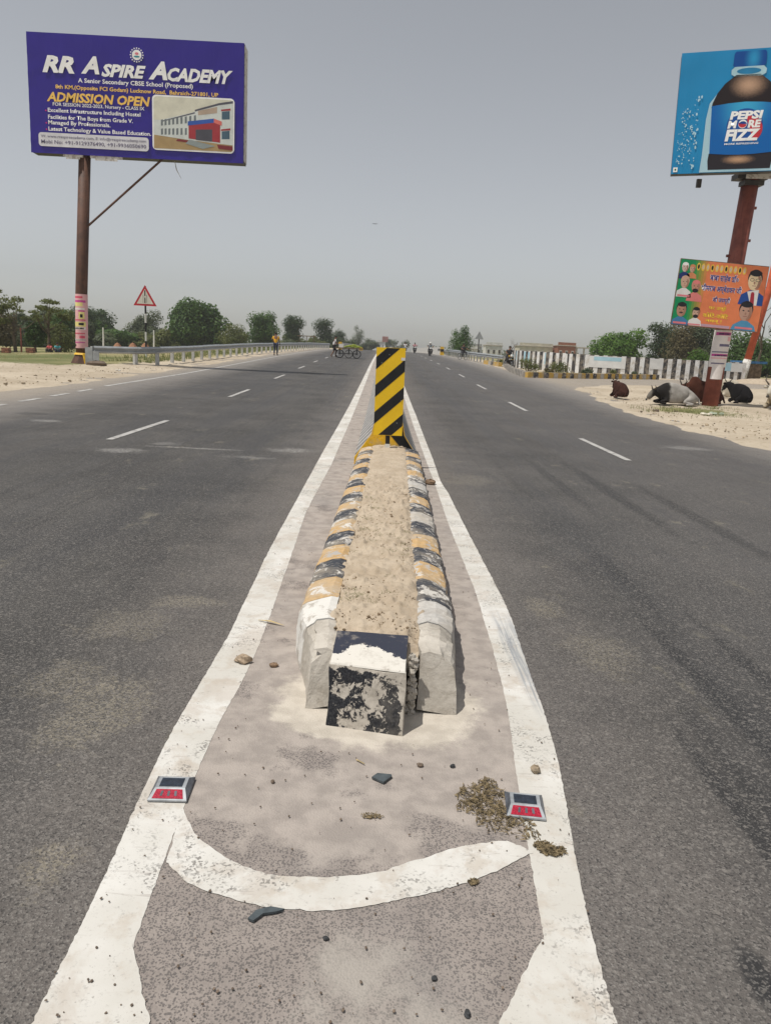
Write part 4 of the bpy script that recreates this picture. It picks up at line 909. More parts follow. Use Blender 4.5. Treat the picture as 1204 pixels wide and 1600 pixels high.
osh([(.33, .945), (.67, .945), (.67, .985), (.33, .985)][::-1], ink('lilac', 196, 160, 176), .0165, 'small_print'); osh([(.02, .945), (.17, .945), (.17, .975), (.02, .975)][::-1], ink('rose', 226, 130, 140), .0105, 'small_print')
osh([(.19, .955), (.33, .955), (.33, .975), (.19, .975)][::-1], ink('rose', 226, 130, 140), .0105, 'small_print'); osh([(.73, .94), (.93, .94), (.93, .97), (.73, .97)][::-1], ink('rose', 226, 130, 140), .0095, 'small_print')
osh([(.02, .535), (.16, .535), (.16, .56), (.02, .56)][::-1], ink('rose', 226, 130, 140), .0105, 'small_print')

# ---------------------------------------------------------------- second hoarding at the right edge
HX, HY = 25.2, 54.0
RD = thing('hoarding_post', 'leaning orange and white hoarding post with a green board at the right edge', 'hoarding', (HX - .3, HY, G(HX, HY)))
b = MB(); b.tube([(.1, 0, 1.5), (.9, 0, 6.3), (1.3, 0, 11.5)], .24, 14); b.build('upper_pole', plain('orange_red_paint', (0.52, 0.10, 0.04), .5, .15, 3), RD, smooth=True)
b = MB(); b.tube([(-.22, 0, -.2), (.1, 0, 1.5)], [.34, .26], 14); b.build('whitewashed_foot', M['whitewash'], RD, smooth=True)
b = MB(); b.box((3.0, -.1, 9.1), (3.9, .15, 2.5)); b.build('green_board', plain('board_green', (0.02, 0.20, 0.07), .5, .1, 3), RD)

# ---------------------------------------------------------------- guard rails
def resample(path, step):
    P = [Vector((p[0], p[1], 0)) for p in path]; out = [P[0]]; acc = 0
    for a, b_ in zip(P, P[1:]):
        L = (b_ - a).length; d = step - acc
        while d <= L: out.append(a.lerp(b_, d / L)); d += step
        acc = (acc + L) % step if L + acc >= step else acc + L
    return out
WP = [(0, .84), (.02, .815), (.075, .775), (.075, .735), (.015, .69), (.015, .665), (.075, .62), (.075, .58), (.02, .545), (0, .53), (-.006, .53), (.008, .545), (.065, .59), (.065, .61), (.005, .655), (.005, .70), (.065, .745), (.065, .765), (.01, .81), (-.006, .84)]
def guard_rail(label, path, side, post_step=2.0, hscale=1.0, w_=.16):
    g = thing('guard_rail', label, 'guard rail', (0, 0, 0)); P = resample(path, post_step)
    for i, p in enumerate(P):
        z = G(p.x, p.y); d = (P[min(i + 1, len(P) - 1)] - P[max(0, i - 1)]).normalized(); n = Vector((d.y, -d.x, 0)) * side
        q = p - n * .10; b = MB(); b.box((q.x, q.y, z + .39 * hscale), (w_, .13, .86 * hscale), math.atan2(d.y, d.x) - math.pi / 2 * 0 + 0)
        b.build('post', M['post_pale'], g)
    for i in range(0, len(P) - 1, 2):
        seg = P[i:i + 3]; b = MB(); pp = []
        for j, p in enumerate(seg):
            k = i + j; d = (P[min(k + 1, len(P) - 1)] - P[max(0, k - 1)]).normalized(); n = Vector((d.y, -d.x, 0)) * side
            pp.append((p.x, p.y, G(p.x, p.y) + (.01 if (i // 2) % 2 else 0), n.x, n.y))
        if len(pp) > 1: b.sweep([(o, h * hscale) for o, h in WP], pp); b.build('rail_beam', M['galv'], g)
    return g, P
gl, _ = guard_rail('long galvanised guard rail along the left verge', [(-12.25, 33.3), (-11.6, 33.6), (-10.9, 34.2), (-10.4, 36.0), (-10.15, 39.0), (-10.1, 46), (-9.9, 60), (-9.5, 72), (-8.8, 95), (-8.0, 118)], 1, 1.95)
b = MB(); b.box((-12.42, 33.25, .50), (.30, .16, .95)); b.box((-12.12, 33.18, .62), (.26, .05, .42)); b.build('end_terminal', M['galv'], gl)
guard_rail('galvanised guard rail along the right verge beyond the junction', [(9.2, 60.5), (8.7, 66), (8.4, 76), (8.3, 90), (8.2, 108)], -1, 2.0)
# white bridge parapets at the crest
def parapet(label, x, y0, y1, side):
    g = thing('bridge_parapet', label, 'parapet', (0, 0, 0)); y = y0
    while y < y1:
        b = MB(); b.box((x, y + 2, G(x, y + 2) + .5), (.35, 3.96, 1.15)); b.build('parapet_panel', M['whitewash'], g); y += 4
    b = MB(); b.box((x, y0 - .3, G(x, y0) + .55), (.50, .55, 1.25)); e = b.build('end_block', M['yellow'], g)
    b = MB(); b.box((x, y0 - .59, G(x, y0) + .65), (.51, .02, .35)); b.box((x + side * .19, y0 + 3, G(x, y0) + .75), (.02, 5, .25)); b.build('black_band', M['black'], e)
parapet('white bridge parapet with a yellow end block behind the handcart', -6.9, 124, 230, 1)
parapet('white bridge parapet with a striped end block behind the motorcycles', 8.2, 112, 230, -1)

# ---------------------------------------------------------------- warning signs
def tri_sign(name, label, x, y, h, s, face, rz=0.0, back=False):
    t = thing(name, label, 'road sign', (x, y, G(x, y)), rz)
    for k in range(8):
        z0 = k * h / 8; b = MB(); b.tube([(0, .03, z0 - (.1 if k == 0 else 0)), (0, .03, z0 + h / 8)], .05, 8)
        b.build('post_band', (M['black'] if (7 - k) % 2 == 0 else M['white']) if not back else M['steel_dark'], t)
    zt = h + .05; T3 = lambda q, y_: [(-s / 2 * q, y_, zt - s * .866 + s * .29 * (1 - q)), (s / 2 * q, y_, zt - s * .866 + s * .29 * (1 - q)), (0, y_, zt - s * .58 * (1 - q))]
    b = MB(); A_ = T3(1, -.03); B_ = T3(1, -.018); b.face(A_); b.face(B_[::-1])
    for i in range(3): j = (i + 1) % 3; b.face([A_[i], B_[i], B_[j], A_[j]])
    b.build('sign_plate', M['red'] if not back else face, t)
    if not back:
        b = MB(); b.face(T3(.72, -.033)); b.build('sign_face', face, t)
        b = MB(); zb = zt - s * .866 + .16
        for x_, w2, z1, z2 in ((-.10, .014, 0, .42), (.10, .014, 0, .42)): b.box((x_, -.036, zb + (z1 + z2) / 2), (w2, .003, z2 - z1))
        b.build('symbol_line', M['black'], t); b = MB(); b.box((0, -.037, zb + .13), (.055, .003, .28)); b.box((0, -.037, zb + .50), (.055, .003, .30)); b.build('symbol_dash', M['black'], t)
    return t
tri_sign('warning_sign', 'red bordered white triangular warning sign on a black and white post', -12.98, 43, 3.85, 1.25, ink('signface', 226, 220, 208), 0)
tri_sign('warning_sign', 'grey back of a triangular sign behind the right guard rail', 8.95, 75, 2.75, .85, M['galv'], 0.1, True)

# ---------------------------------------------------------------- painted kerbs and striped wall of the side road
def poly_len(path): return [Vector((p[0], p[1], 0)) for p in path]
def kerb_run(label, path, step, mats, h=.30, wd=.30, name='painted_kerb'):
    g = thing(name, label, 'kerb'); P = resample(path, step)
    for i, (a, c) in enumerate(zip(P, P[1:])):
        d = (c - a).normalized(); mid = (a + c) / 2; b = MB(); L = (c - a).length - .012
        z = G(mid.x, mid.y); b.box((mid.x, mid.y, z + h / 2 - .03), (L, wd, h + .06), math.atan2(d.y, d.x)); b.build('kerb_block', mats[i % len(mats)], g)
Y2 = kerb_mat('kerb2_yellow', (0.62, 0.38, 0.06), wear=.58); K2 = kerb_mat('kerb2_black', (0.04, 0.04, 0.045), wear=.56)
kerb_run('yellow and black kerb curving along the far side of the side road', [(7.85, 42.9), (9.3, 43.5), (12.9, 46.2), (17.4, 49.5)], .34, [Y2, K2, Y2, K2, Y2, M['plaster']])
kerb_run('weathered kerb with narrow dark stripes on the main road side of the junction corner', [(7.80, 43.1), (8.2, 50), (9.1, 58.5)], .40, [M['plaster'], K2])
kerb_run('short yellow kerb at the foot of the right guard rail', [(9.0, 60.5), (8.6, 66.5)], 1.0, [Y2, Y2, K2, M['plaster']])
kerb_run('black and yellow kerb beyond the right end of the striped wall', [(24.2, 51.6), (26.4, 52.1)], .42, [K2, Y2])
b = MB(); rr = random.Random(2)
wall = thing('striped_wall', 'low roadside wall painted in upright white and black stripes, with pasted posters', 'wall')
WPn = resample([(9.5, 60.5), (9.9, 57.5), (10.9, 55), (13, 52.2), (17, 50.75), (20.5, 50.65), (23.9, 51.5)], .29)
Wk = kerb_mat('wall_black', (0.035, 0.035, 0.04), wear=.62); Ww = kerb_mat('wall_white', (0.80, 0.80, 0.79), under=(.62, .60, .57), wear=.62)
for i, (a, c) in enumerate(zip(WPn, WPn[1:])):
    d = (c - a).normalized(); mid = (a + c) / 2; z = G(mid.x, mid.y); b = MB(); hh = 1.30 + .01 * math.sin(i * 1.7) - .0
    b.box((mid.x, mid.y, z + hh / 2 - .05), ((c - a).length - .004, .22, hh + .1), math.atan2(d.y, d.x)); b.build('wall_stripe', Ww if i % 2 else Wk, wall)
def poster(i0, n, z0, z1, mat, k=0):
    a, c = WPn[i0], WPn[min(len(WPn) - 1, i0 + n)]; d = (c - a).normalized(); nrm = Vector((d.y, -d.x, 0)) * (.128 + .003 * k)
    if nrm.y > 0: nrm = -nrm
    a, c = a + nrm, c + nrm; z = G(a.x, a.y); b = MB(); b.face([(a.x, a.y, z + z0), (c.x, c.y, z + z0), (c.x, c.y, z + z1), (a.x, a.y, z + z1)]); b.build('poster', mat, wall)
pb = ink('posterblue', 168, 206, 220); pw2 = ink('posterpale', 222, 222, 220)
NW = len(WPn)
for args in ((4, 3, .35, 1.0, pb), (9, 5, .6, 1.24, pb), (15, 7, .45, 1.22, pb), (28, 5, .5, 1.26, pw2), (34, 8, .5, 1.24, pw2), (35, 6, .95, 1.2, pb, 1), (47, 3, .6, 1.26, pw2), (NW - 9, 4, .72, 1.24, pb), (NW - 5, 3, .68, 1.24, pw2)): poster(*args)

# ---------------------------------------------------------------- plants
LEAF = {'green': mat_leaf('leaf_green', (0.030, 0.072, 0.014), (0.085, 0.155, 0.030)), 'dark': mat_leaf('leaf_dark', (0.022, 0.045, 0.016), (0.055, 0.090, 0.030)),
        'olive': mat_leaf('leaf_olive', (0.075, 0.095, 0.022), (0.150, 0.165, 0.050)), 'bright': mat_leaf('leaf_bright', (0.045, 0.105, 0.012), (0.115, 0.215, 0.028)),
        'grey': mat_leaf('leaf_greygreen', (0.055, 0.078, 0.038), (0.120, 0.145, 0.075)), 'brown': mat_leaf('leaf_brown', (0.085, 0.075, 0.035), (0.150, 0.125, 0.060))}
def leaves(b, c, r, n, size, rr, shell=.45, flat=.0):
    for _ in range(n):
        while True:
            d = Vector((rr.uniform(-1, 1), rr.uniform(-1, 1), rr.uniform(-1, 1)))
            if 0.05 < d.length < 1: break
        d.normalize(); q = rr.random() ** shell; q *= 1 + .22 * noise.noise(Vector(d * 2.3) + Vector(c))
        p = Vector((c[0] + d.x * r[0] * q, c[1] + d.y * r[1] * q, c[2] + d.z * r[2] * q))
        nrm = (d + Vector((rr.uniform(-.8, .8), rr.uniform(-.8, .8), rr.uniform(-.3, 1.1)))).normalized()
        a = nrm.cross(Vector((rr.uniform(-1, 1), rr.uniform(-1, 1), rr.uniform(-1, 1)))).normalized(); c2 = nrm.cross(a); s_ = size * rr.uniform(.6, 1.35)
        b.face([p - a * s_, p - c2 * s_ * .5, p + a * s_, p + c2 * s_ * .5])
def tree(label, x, y, h, w_, kind='green', seed=0, style='round', n=3200, group=None, name='broadleaf_tree', zb=None, trunk_h=.25, leaf=None):
    rr = random.Random(seed); z0 = G(x, y) if zb is None else zb; T = thing(name, label, 'tree' if name.endswith('tree') else 'bush', (x, y, z0 - .05), 0, group)
    crown = MB(); limbs = MB(); blobs = []
    ls = leaf or max(.10, w_ * .028)
    if style == 'round':
        nb = 17
        for k in range(nb):
            a = rr.uniform(0, 6.28); q = rr.random() ** .6 * .62; zz = rr.uniform(trunk_h + .12, .86); fall = math.sqrt(max(.1, 1 - ((zz - .5) / .55) ** 2)); rad = w_ * rr.uniform(.13, .27)
            blobs.append((math.cos(a) * q * w_ * .55 * fall, math.sin(a) * q * w_ * .5 * fall, h * zz, rad, rad * rr.uniform(.7, .95)))
        blobs.append((0, 0, h * .62, w_ * .32, h * .26)); blobs.append((0, 0, h * .42, w_ * .38, h * .22))
    elif style == 'mass':
        for k in range(16): rad = w_ * rr.uniform(.10, .17); blobs.append((rr.uniform(-.45, .45) * w_, rr.uniform(-.25, .25) * w_, h * rr.uniform(.12, .80), rad, min(rad, h * .28)))
    elif style == 'tall':
        for k in range(10): zz = .3 + .65 * k / 9; rad = w_ * (.42 - .28 * k / 9) * rr.uniform(.8, 1.2); blobs.append((rr.uniform(-.25, .25) * w_, rr.uniform(-.2, .2) * w_, h * zz, rad, rad * 1.1))
    elif style == 'acacia':
        for k in range(17): zz = rr.uniform(.48, .98); a = rr.uniform(0, 6.28); q = rr.uniform(.05, .46) * (1.15 - abs(zz - .8)); blobs.append((math.cos(a) * q * w_, math.sin(a) * q * w_, h * zz, w_ * rr.uniform(.07, .17), h * rr.uniform(.03, .075)))
    elif style == 'bush':
        for k in range(9): rad = w_ * rr.uniform(.16, .28); blobs.append((rr.uniform(-.32, .32) * w_, rr.uniform(-.3, .3) * w_, h * rr.uniform(.25, .8), rad, min(rad, h * .3)))
    vol = sum(b_[3] ** 2 for b_ in blobs)
    for i, (bx, by, bz, rad, rz_) in enumerate(blobs): leaves(crown, (bx, by, bz), (rad, rad, rz_), int(n * 1.7 * rad ** 2 / vol), ls * (1.0 if style in ('bush', 'acacia') else .95), rr, .38)
    if style != 'bush':
        th = h * (trunk_h + .25) if style != 'acacia' else h * .62; r0 = max(.08, h * .028)
        limbs.tube([(0, 0, -.1), (rr.uniform(-.1, .1), 0, th * .5), (rr.uniform(-.15, .15), 0, th)], [r0 * 1.3, r0, r0 * .7], 8)
        for (bx, by, bz, rad, rz_) in blobs[:9]:
            s_ = Vector((0, 0, th * rr.uniform(.55, .95))); e = Vector((bx, by, bz)); mdl = s_.lerp(e, .5) + Vector((0, 0, -.06 * h)); limbs.tube([s_, mdl, e], [r0 * .45, r0 * .3, r0 * .12], 5)
    else:
        for k in range(7): a = rr.uniform(0, 6.28); limbs.tube([(0, 0, -.05), (math.cos(a) * w_ * .25, math.sin(a) * w_ * .2, h * .6)], [.03, .01], 4)
    limbs.build('trunk' if style != 'bush' else 'stems', M['bark'], T); cr = crown.build('crown', LEAF[kind], T); cr['kind'] = 'stuff'
    return T
BG = 'trees behind the left guard rail'
tree('big round dense green tree beyond the left guard rail', -28.9, 120, 7.3, 10.6, 'green', 1, n=9000, trunk_h=.06, zb=-.3)
tree('olive green tree between the two dark green trees behind the walker', -21.4, 112, 4.8, 4.6, 'olive', 2, n=3000, trunk_h=.05, zb=-.3)
tree('dark green bushy tree behind the man in yellow', -19.6, 126, 6.6, 6.0, 'green', 3, n=4200, trunk_h=.1, zb=0)
tree('slim dark tree with a rounded top right of the man in yellow', -16.9, 146, 6.6, 5.2, 'dark', 4, n=3400, trunk_h=.22, zb=.4)
tree('dark green tree just left of the handcart', -12.6, 165, 7.0, 6.2, 'dark', 5, n=3400, trunk_h=.08, zb=.5)
tree('small dark tree behind the man pushing the handcart', -9.8, 178, 5.0, 5.0, 'dark', 6, n=2000, trunk_h=.05, zb=.5)
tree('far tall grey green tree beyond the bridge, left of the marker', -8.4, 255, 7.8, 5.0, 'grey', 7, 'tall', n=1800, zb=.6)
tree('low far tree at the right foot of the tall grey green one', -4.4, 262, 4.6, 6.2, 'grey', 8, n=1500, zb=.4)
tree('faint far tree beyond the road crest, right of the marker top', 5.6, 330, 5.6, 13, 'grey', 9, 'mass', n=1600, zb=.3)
tree('dark wide clump of trees behind the red triangle sign, left half', -46.5, 128, 6.3, 8.5, 'dark', 10, n=6000, trunk_h=.05, zb=-.7)
tree('grey green clump right of the red triangle sign', -36.4, 126, 4.8, 9.5, 'grey', 11, 'mass', n=5000, zb=-.7)
tree('rounded dark clump left of the red triangle sign', -40.5, 134, 6.6, 6.5, 'grey', 12, n=4500, trunk_h=.08, zb=-.7)
tree('low green scrub filling the gap below the triangle sign', -41.5, 112, 3.2, 14, 'green', 13, 'mass', n=5000, zb=-.7)
tree('low olive scrub between the sign and the big round tree', -33.2, 114, 3.6, 8, 'olive', 14, 'mass', n=3500, zb=-.6)
tree('dark tree showing just behind the left billboard pole', -42.6, 112, 6.8, 4.6, 'dark', 15, n=3500, zb=-.6)
tree('full green tree left of the billboard pole', -36.0, 88, 4.7, 4.6, 'green', 16, n=4200, trunk_h=.08, zb=-.4)
tree('young bright green tree in front of the full green one', -32.6, 78, 2.9, 2.6, 'olive', 17, n=1500, zb=-.35)
tree('tall thin flat topped tree, second from the left edge', -28.0, 60, 4.25, 4.0, 'olive', 18, 'acacia', n=900, zb=-.15, name='acacia_tree', leaf=.10)
tree('tall thin flat topped tree with two tiers left of the billboard', -25.5, 60, 4.1, 4.2, 'olive', 19, 'acacia', n=1000, zb=-.1, name='acacia_tree', leaf=.10)
tree('flat topped tree cut by the left edge of the photo', -30.4, 60, 5.6, 4.4, 'olive', 20, 'acacia', n=800, zb=-.1, name='acacia_tree', leaf=.10)
tree('small round dark crowned tree between the thin trees', -26.9, 61, 2.5, 2.2, 'green', 21, n=1800, trunk_h=.3, zb=-.1)
tree('dense olive tree at the far left edge', -31.2, 63, 3.4, 4.6, 'brown', 22, n=3500, zb=-.2)
tree('dark background clump at the left edge of the field', -47, 96, 4.6, 17, 'dark', 23, 'mass', n=7500, zb=-.6)
tree('second dark background clump between the thin trees', -40, 98, 4.6, 12, 'grey', 25, 'mass', n=6000, zb=-.6)
tree('thin young tree beside the standing post in the field', -24.3, 60, 2.2, 1.7, 'olive', 24, 'tall', n=800, zb=0.0, leaf=.09)
tree('bushy plant with feathery top behind the right guard rail', 9.75, 100, 4.1, 3.4, 'green', 30, 'tall', n=3000, zb=.7)
tree('bright round green tree behind the striped wall', 28.2, 94, 4.6, 6.8, 'bright', 31, n=7000, trunk_h=.04, zb=.3)
tree('dark tall tree right of the bright round one', 32.4, 92, 7.0, 4.6, 'dark', 32, n=4500, zb=.3, trunk_h=.1)
tree('brownish tangled tree left of the right pole', 30.6, 80, 5.6, 4.4, 'brown', 33, 'tall', n=3500, zb=.2)
tree('green tree directly behind the orange banner', 33.5, 82, 6.0, 6.0, 'grey', 34, n=5000, zb=.2, trunk_h=.05)
tree('low bright shrub against the wall left of the right pole', 26.4, 66, 2.6, 2.8, 'bright', 35, 'bush', n=1500, zb=.2, name='roadside_shrub')
tree('dark green tree right of the pole below the banner', 34.0, 72, 4.2, 6.5, 'green', 36, n=5500, zb=.1, trunk_h=.04)
tree('grey green tree at the right edge behind the hut', 39.0, 74, 6.2, 6.0, 'grey', 37, n=4500, zb=.1)
for k, (x, y, h, w_, kd, lb_) in enumerate([(-30.5, 122, 3.0, 9, 'dark', 'dark low scrub at the left foot of the big round tree'), (-25.2, 124, 3.4, 8, 'green', 'green scrub right of the big round tree'), (-19.0, 132, 2.8, 9, 'grey', 'scrub under the dark trees behind the man in yellow'), (-15.0, 150, 3.0, 9, 'olive', 'low scrub between the slim tree and the handcart trees'), (-11.0, 172, 3.2, 9, 'grey', 'low far scrub behind the handcart'), (-48, 116, 4.2, 14, 'green', 'wide green scrub behind the billboard pole'), (-6.2, 240, 3.2, 8, 'grey', 'far low scrub beside the bridge')]):
    tree(lb_, x, y, h, w_, kd, 60 + k, 'mass', n=2600, zb=-.3 if y < 130 else .4, name='scrub_bush')
for k, (x, y, h, w_, kd, lb_) in enumerate([(9.7, 51.8, .95, 1.5, 'olive', 'yellowish bush at the left end of the wall'), (11.2, 50.2, .85, 1.4, 'olive', 'second bush from the left in front of the wall'), (12.9, 49.7, .6, .8, 'grey', 'small grey green bush before the white stripes'), (14.6, 49.9, .55, .7, 'olive', 'low weed bush in front of the middle posters'),
        (16.2, 50.0, .5, .7, 'grey', 'last small bush before the kerb ends'), (10.3, 49.0, .45, .8, 'brown', 'dry brown tuft behind the yellow kerb corner'), (9.6, 64.5, .5, .7, 'olive', 'small bush beside the foot of the right guard rail')]):
    tree(lb_, x, y, h, w_, kd, 40 + k, 'bush', n=520, name='roadside_bush', leaf=.055)
def bare_tree(label, x, y, h, seed, zb, spread=.35, r0=.12, lean=0):
    rr = random.Random(seed); T = thing('bare_tree', label, 'tree', (x, y, zb)); b = MB(); tw = MB()
    def grow(p, d, L, r, lv):
        q = p + d * L; mid = p.lerp(q, .5) + Vector((rr.uniform(-.1, .1), rr.uniform(-.1, .1), 0)) * L
        (b if lv < 2 else tw).tube([p, mid, q], [r, r * .85, r * .65], 5)
        if lv < 5:
            for _ in range(2 if lv else 3): grow(q, (d + Vector((rr.uniform(-1, 1), rr.uniform(-1, 1), rr.uniform(-.3, .6))) * .75).normalized(), L * rr.uniform(.6, .8), r * .6, lv + 1)
    grow(Vector((0, 0, -.1)), Vector((lean, 0, 1)).normalized(), h * .3, r0, 0); b.build('trunk', M['bark'], T); tw.build('twigs', M['bark'], T); return T
bare_tree('leafless tree standing right of the orange banner', 28.6, 60, 9.0, 3, .3, lean=.05)
bare_tree('leafless greyish tree in front of the pale houses', 18.9, 118, 3.6, 5, .8, r0=.07)

# distant woods closing the horizon
b = MB(); rr = random.Random(77)
for k in range(170):
    a = R(rr.uniform(52, 138)); d = rr.uniform(330, 560); x, y = math.cos(a) * d, math.sin(a) * d
    if -14 < x < 22 and y > 100: continue
    r_ = rr.uniform(5, 11); leaves(b, (x, y, 2.0 + rr.uniform(-1, .6)), (r_, r_ * .6, rr.uniform(2.4, 4.2) * (1 if x < 0 else .62)), 90, 1.1, rr)
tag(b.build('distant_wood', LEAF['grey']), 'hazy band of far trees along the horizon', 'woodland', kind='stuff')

# ---------------------------------------------------------------- grass tufts, weeds
def tuft_field(name, label, pts, mat, hmin, hmax, blades=14, parent=None, seed=1):
    rr = random.Random(seed); b = MB()
    for (x, y) in pts:
        z = G(x, y) + .02
        for _ in range(blades):
            a = rr.uniform(0, 6.28); h = rr.uniform(hmin, hmax); l = h * rr.uniform(.3, .9); w_ = h * .07; ox, oy = rr.uniform(-.12, .12), rr.uniform(-.12, .12); c_, s_ = math.cos(a), math.sin(a)
            b.face([(x + ox - s_ * w_, y + oy + c_ * w_, z), (x + ox + s_ * w_, y + oy - c_ * w_, z), (x + ox + c_ * l, y + oy + s_ * l, z + h)])
    return tag(b.build(name, mat), label, 'grass', kind='stuff')
rr = random.Random(9)
gm = mat_leaf('dry_grass_blades', (0.20, 0.19, 0.08), (0.36, 0.32, 0.16)); gm2 = mat_leaf('green_grass_blades', (0.08, 0.11, 0.03), (0.20, 0.21, 0.08))
tuft_field('dry_grass', 'sparse dry grass on the left field', [(rr.uniform(-34, -10.6), rr.uniform(35, 75)) for _ in range(1500)], gm, .04, .16, 8)
tuft_field('verge_weeds', 'low weeds behind the left guard rail', [(-10.8 - abs(rr.gauss(0, 1.6)), rr.uniform(37, 100)) for _ in range(800)], gm2, .08, .32, 9, seed=2)
tuft_field('sand_weeds', 'thin weeds on the sandy corner around the cattle', [(9.5 + rr.gauss(0, .8), 23.5 + rr.gauss(0, .8)) for _ in range(260)] + [(11.0 + rr.gauss(0, .35), 25.5 + rr.gauss(0, .3)) for _ in range(60)] + [(rr.uniform(9.5, 13), rr.uniform(19, 25)) for _ in range(60)], gm2, .03, .11, 8, seed=3)
tuft_field('wall_weeds', 'weeds between the painted kerb and the striped wall', [(rr.uniform(8.6, 18), 0) for _ in range(0)] + [(x_, 43.9 + (x_ - 8) * .62 + rr.uniform(.4, 3.5)) for x_ in [rr.uniform(8.3, 17) for _ in range(420)]], gm2, .06, .22, 8, seed=4)

# ---------------------------------------------------------------- skinned figures
def skin(name, V_, E_, mat, parent, sub=1, root=0, sx=1.0):
    """continuous surface grown over a skeleton. V_: {key: (x, y, z, radius)}"""
    keys = list(V_); me = bpy.data.meshes.new(name)
    me.from_pydata([V_[k][:3] for k in keys], [(keys.index(a), keys.index(c)) for a, c in E_], []); me.materials.append(mat)
    o = link(name, me, parent); bpy.context.view_layer.objects.active = o
    md = o.modifiers.new('skin', 'SKIN'); md.use_smooth_shade = True
    for i, k in enumerate(keys):
        r = V_[k][3]; d = me.skin_vertices[0].data[i]; d.radius = (r, r) if not isinstance(r, tuple) else r; d.use_root = (i == root)
    s_ = o.modifiers.new('sub', 'SUBSURF'); s_.levels = sub; s_.render_levels = sub
    return o
def ensure_skin(me):
    pass
def cloth(name, c): return plain(name, c, 0.85, 0.12, 5)
JN = [('pel', 'belly'), ('belly', 'chest'), ('chest', 'neck'), ('neck', 'head'), ('head', 'crown'), ('chest', 'shL'), ('shL', 'elL'), ('elL', 'haL'), ('chest', 'shR'), ('shR', 'elR'), ('elR', 'haR'),
      ('pel', 'hiL'), ('hiL', 'knL'), ('knL', 'anL'), ('anL', 'toL'), ('pel', 'hiR'), ('hiR', 'knR'), ('knR', 'anR'), ('anR', 'toR')]
RAD = dict(pel=.12, belly=.115, chest=.13, neck=.055, head=.088, crown=.07, shL=.062, shR=.062, elL=.042, elR=.042, haL=.032, haR=.032, hiL=.095, hiR=.095, knL=.062, knR=.062, anL=.042, anR=.042, toL=.035, toR=.035)
def pose(kind):
    P = dict(pel=(0, 0, .92), belly=(0, 0, 1.08), chest=(0, 0, 1.32), neck=(0, 0, 1.47), head=(0, .01, 1.58), crown=(0, .0, 1.66), shL=(-.19, 0, 1.38), shR=(.19, 0, 1.38))
    if kind == 'walk_away': P.update(elL=(-.27, -.03, 1.14), haL=(-.20, .14, 1.03), elR=(.25, .02, 1.13), haR=(.27, .10, .90), hiL=(-.09, 0, .88), knL=(-.10, .08, .50), anL=(-.10, -.04, .10), toL=(-.11, .10, .04), hiR=(.09, 0, .88), knR=(.10, .10, .49), anR=(.10, .18, .09), toR=(.12, .32, .05))
    if kind == 'push': P.update(chest=(.06, 0, 1.30), neck=(.09, 0, 1.45), head=(.12, .0, 1.56), crown=(.12, 0, 1.64), shL=(.05, .17, 1.36), shR=(.05, -.17, 1.36), elL=(.16, .19, 1.12), haL=(.42, .17, 1.02), elR=(.16, -.19, 1.12), haR=(.42, -.17, 1.02), hiL=(0, .08, .88), knL=(.16, .09, .50), anL=(.10, .09, .09), toL=(.24, .09, .04), hiR=(0, -.08, .88), knR=(-.02, -.09, .48), anR=(-.24, -.09, .12), toR=(-.12, -.09, .04))
    if kind == 'ride': P.update(pel=(0, 0, .80), belly=(0, -.02, .96), chest=(0, -.06, 1.20), neck=(0, -.08, 1.34), head=(0, -.10, 1.45), crown=(0, -.08, 1.53), shL=(-.19, -.05, 1.26), shR=(.19, -.05, 1.26), elL=(-.33, -.20, 1.08), haL=(-.32, -.48, 1.02), elR=(.33, -.20, 1.08), haR=(.32, -.48, 1.02), hiL=(-.11, -.02, .78), knL=(-.24, -.38, .72), anL=(-.19, -.22, .32), toL=(-.20, -.36, .28), hiR=(.11, -.02, .78), knR=(.24, -.38, .72), anR=(.19, -.22, .32), toR=(.20, -.36, .28))
    if kind == 'sit': P.update(pel=(0, 0, .15), belly=(0, -.03, .30), chest=(0, -.08, .52), neck=(0, -.10, .66), head=(0, -.12, .77), crown=(0, -.12, .85), shL=(-.17, -.08, .58), shR=(.17, -.08, .58), elL=(-.22, -.22, .40), haL=(-.10, -.38, .38), elR=(.22, -.22, .40), haR=(.10, -.38, .38), hiL=(-.10, -.02, .14), knL=(-.16, -.34, .40), anL=(-.12, -.36, .06), toL=(-.12, -.48, .04), hiR=(.10, -.02, .14), knR=(.16, -.34, .40), anR=(.12, -.36, .06), toR=(.12, -.48, .04))
    return P
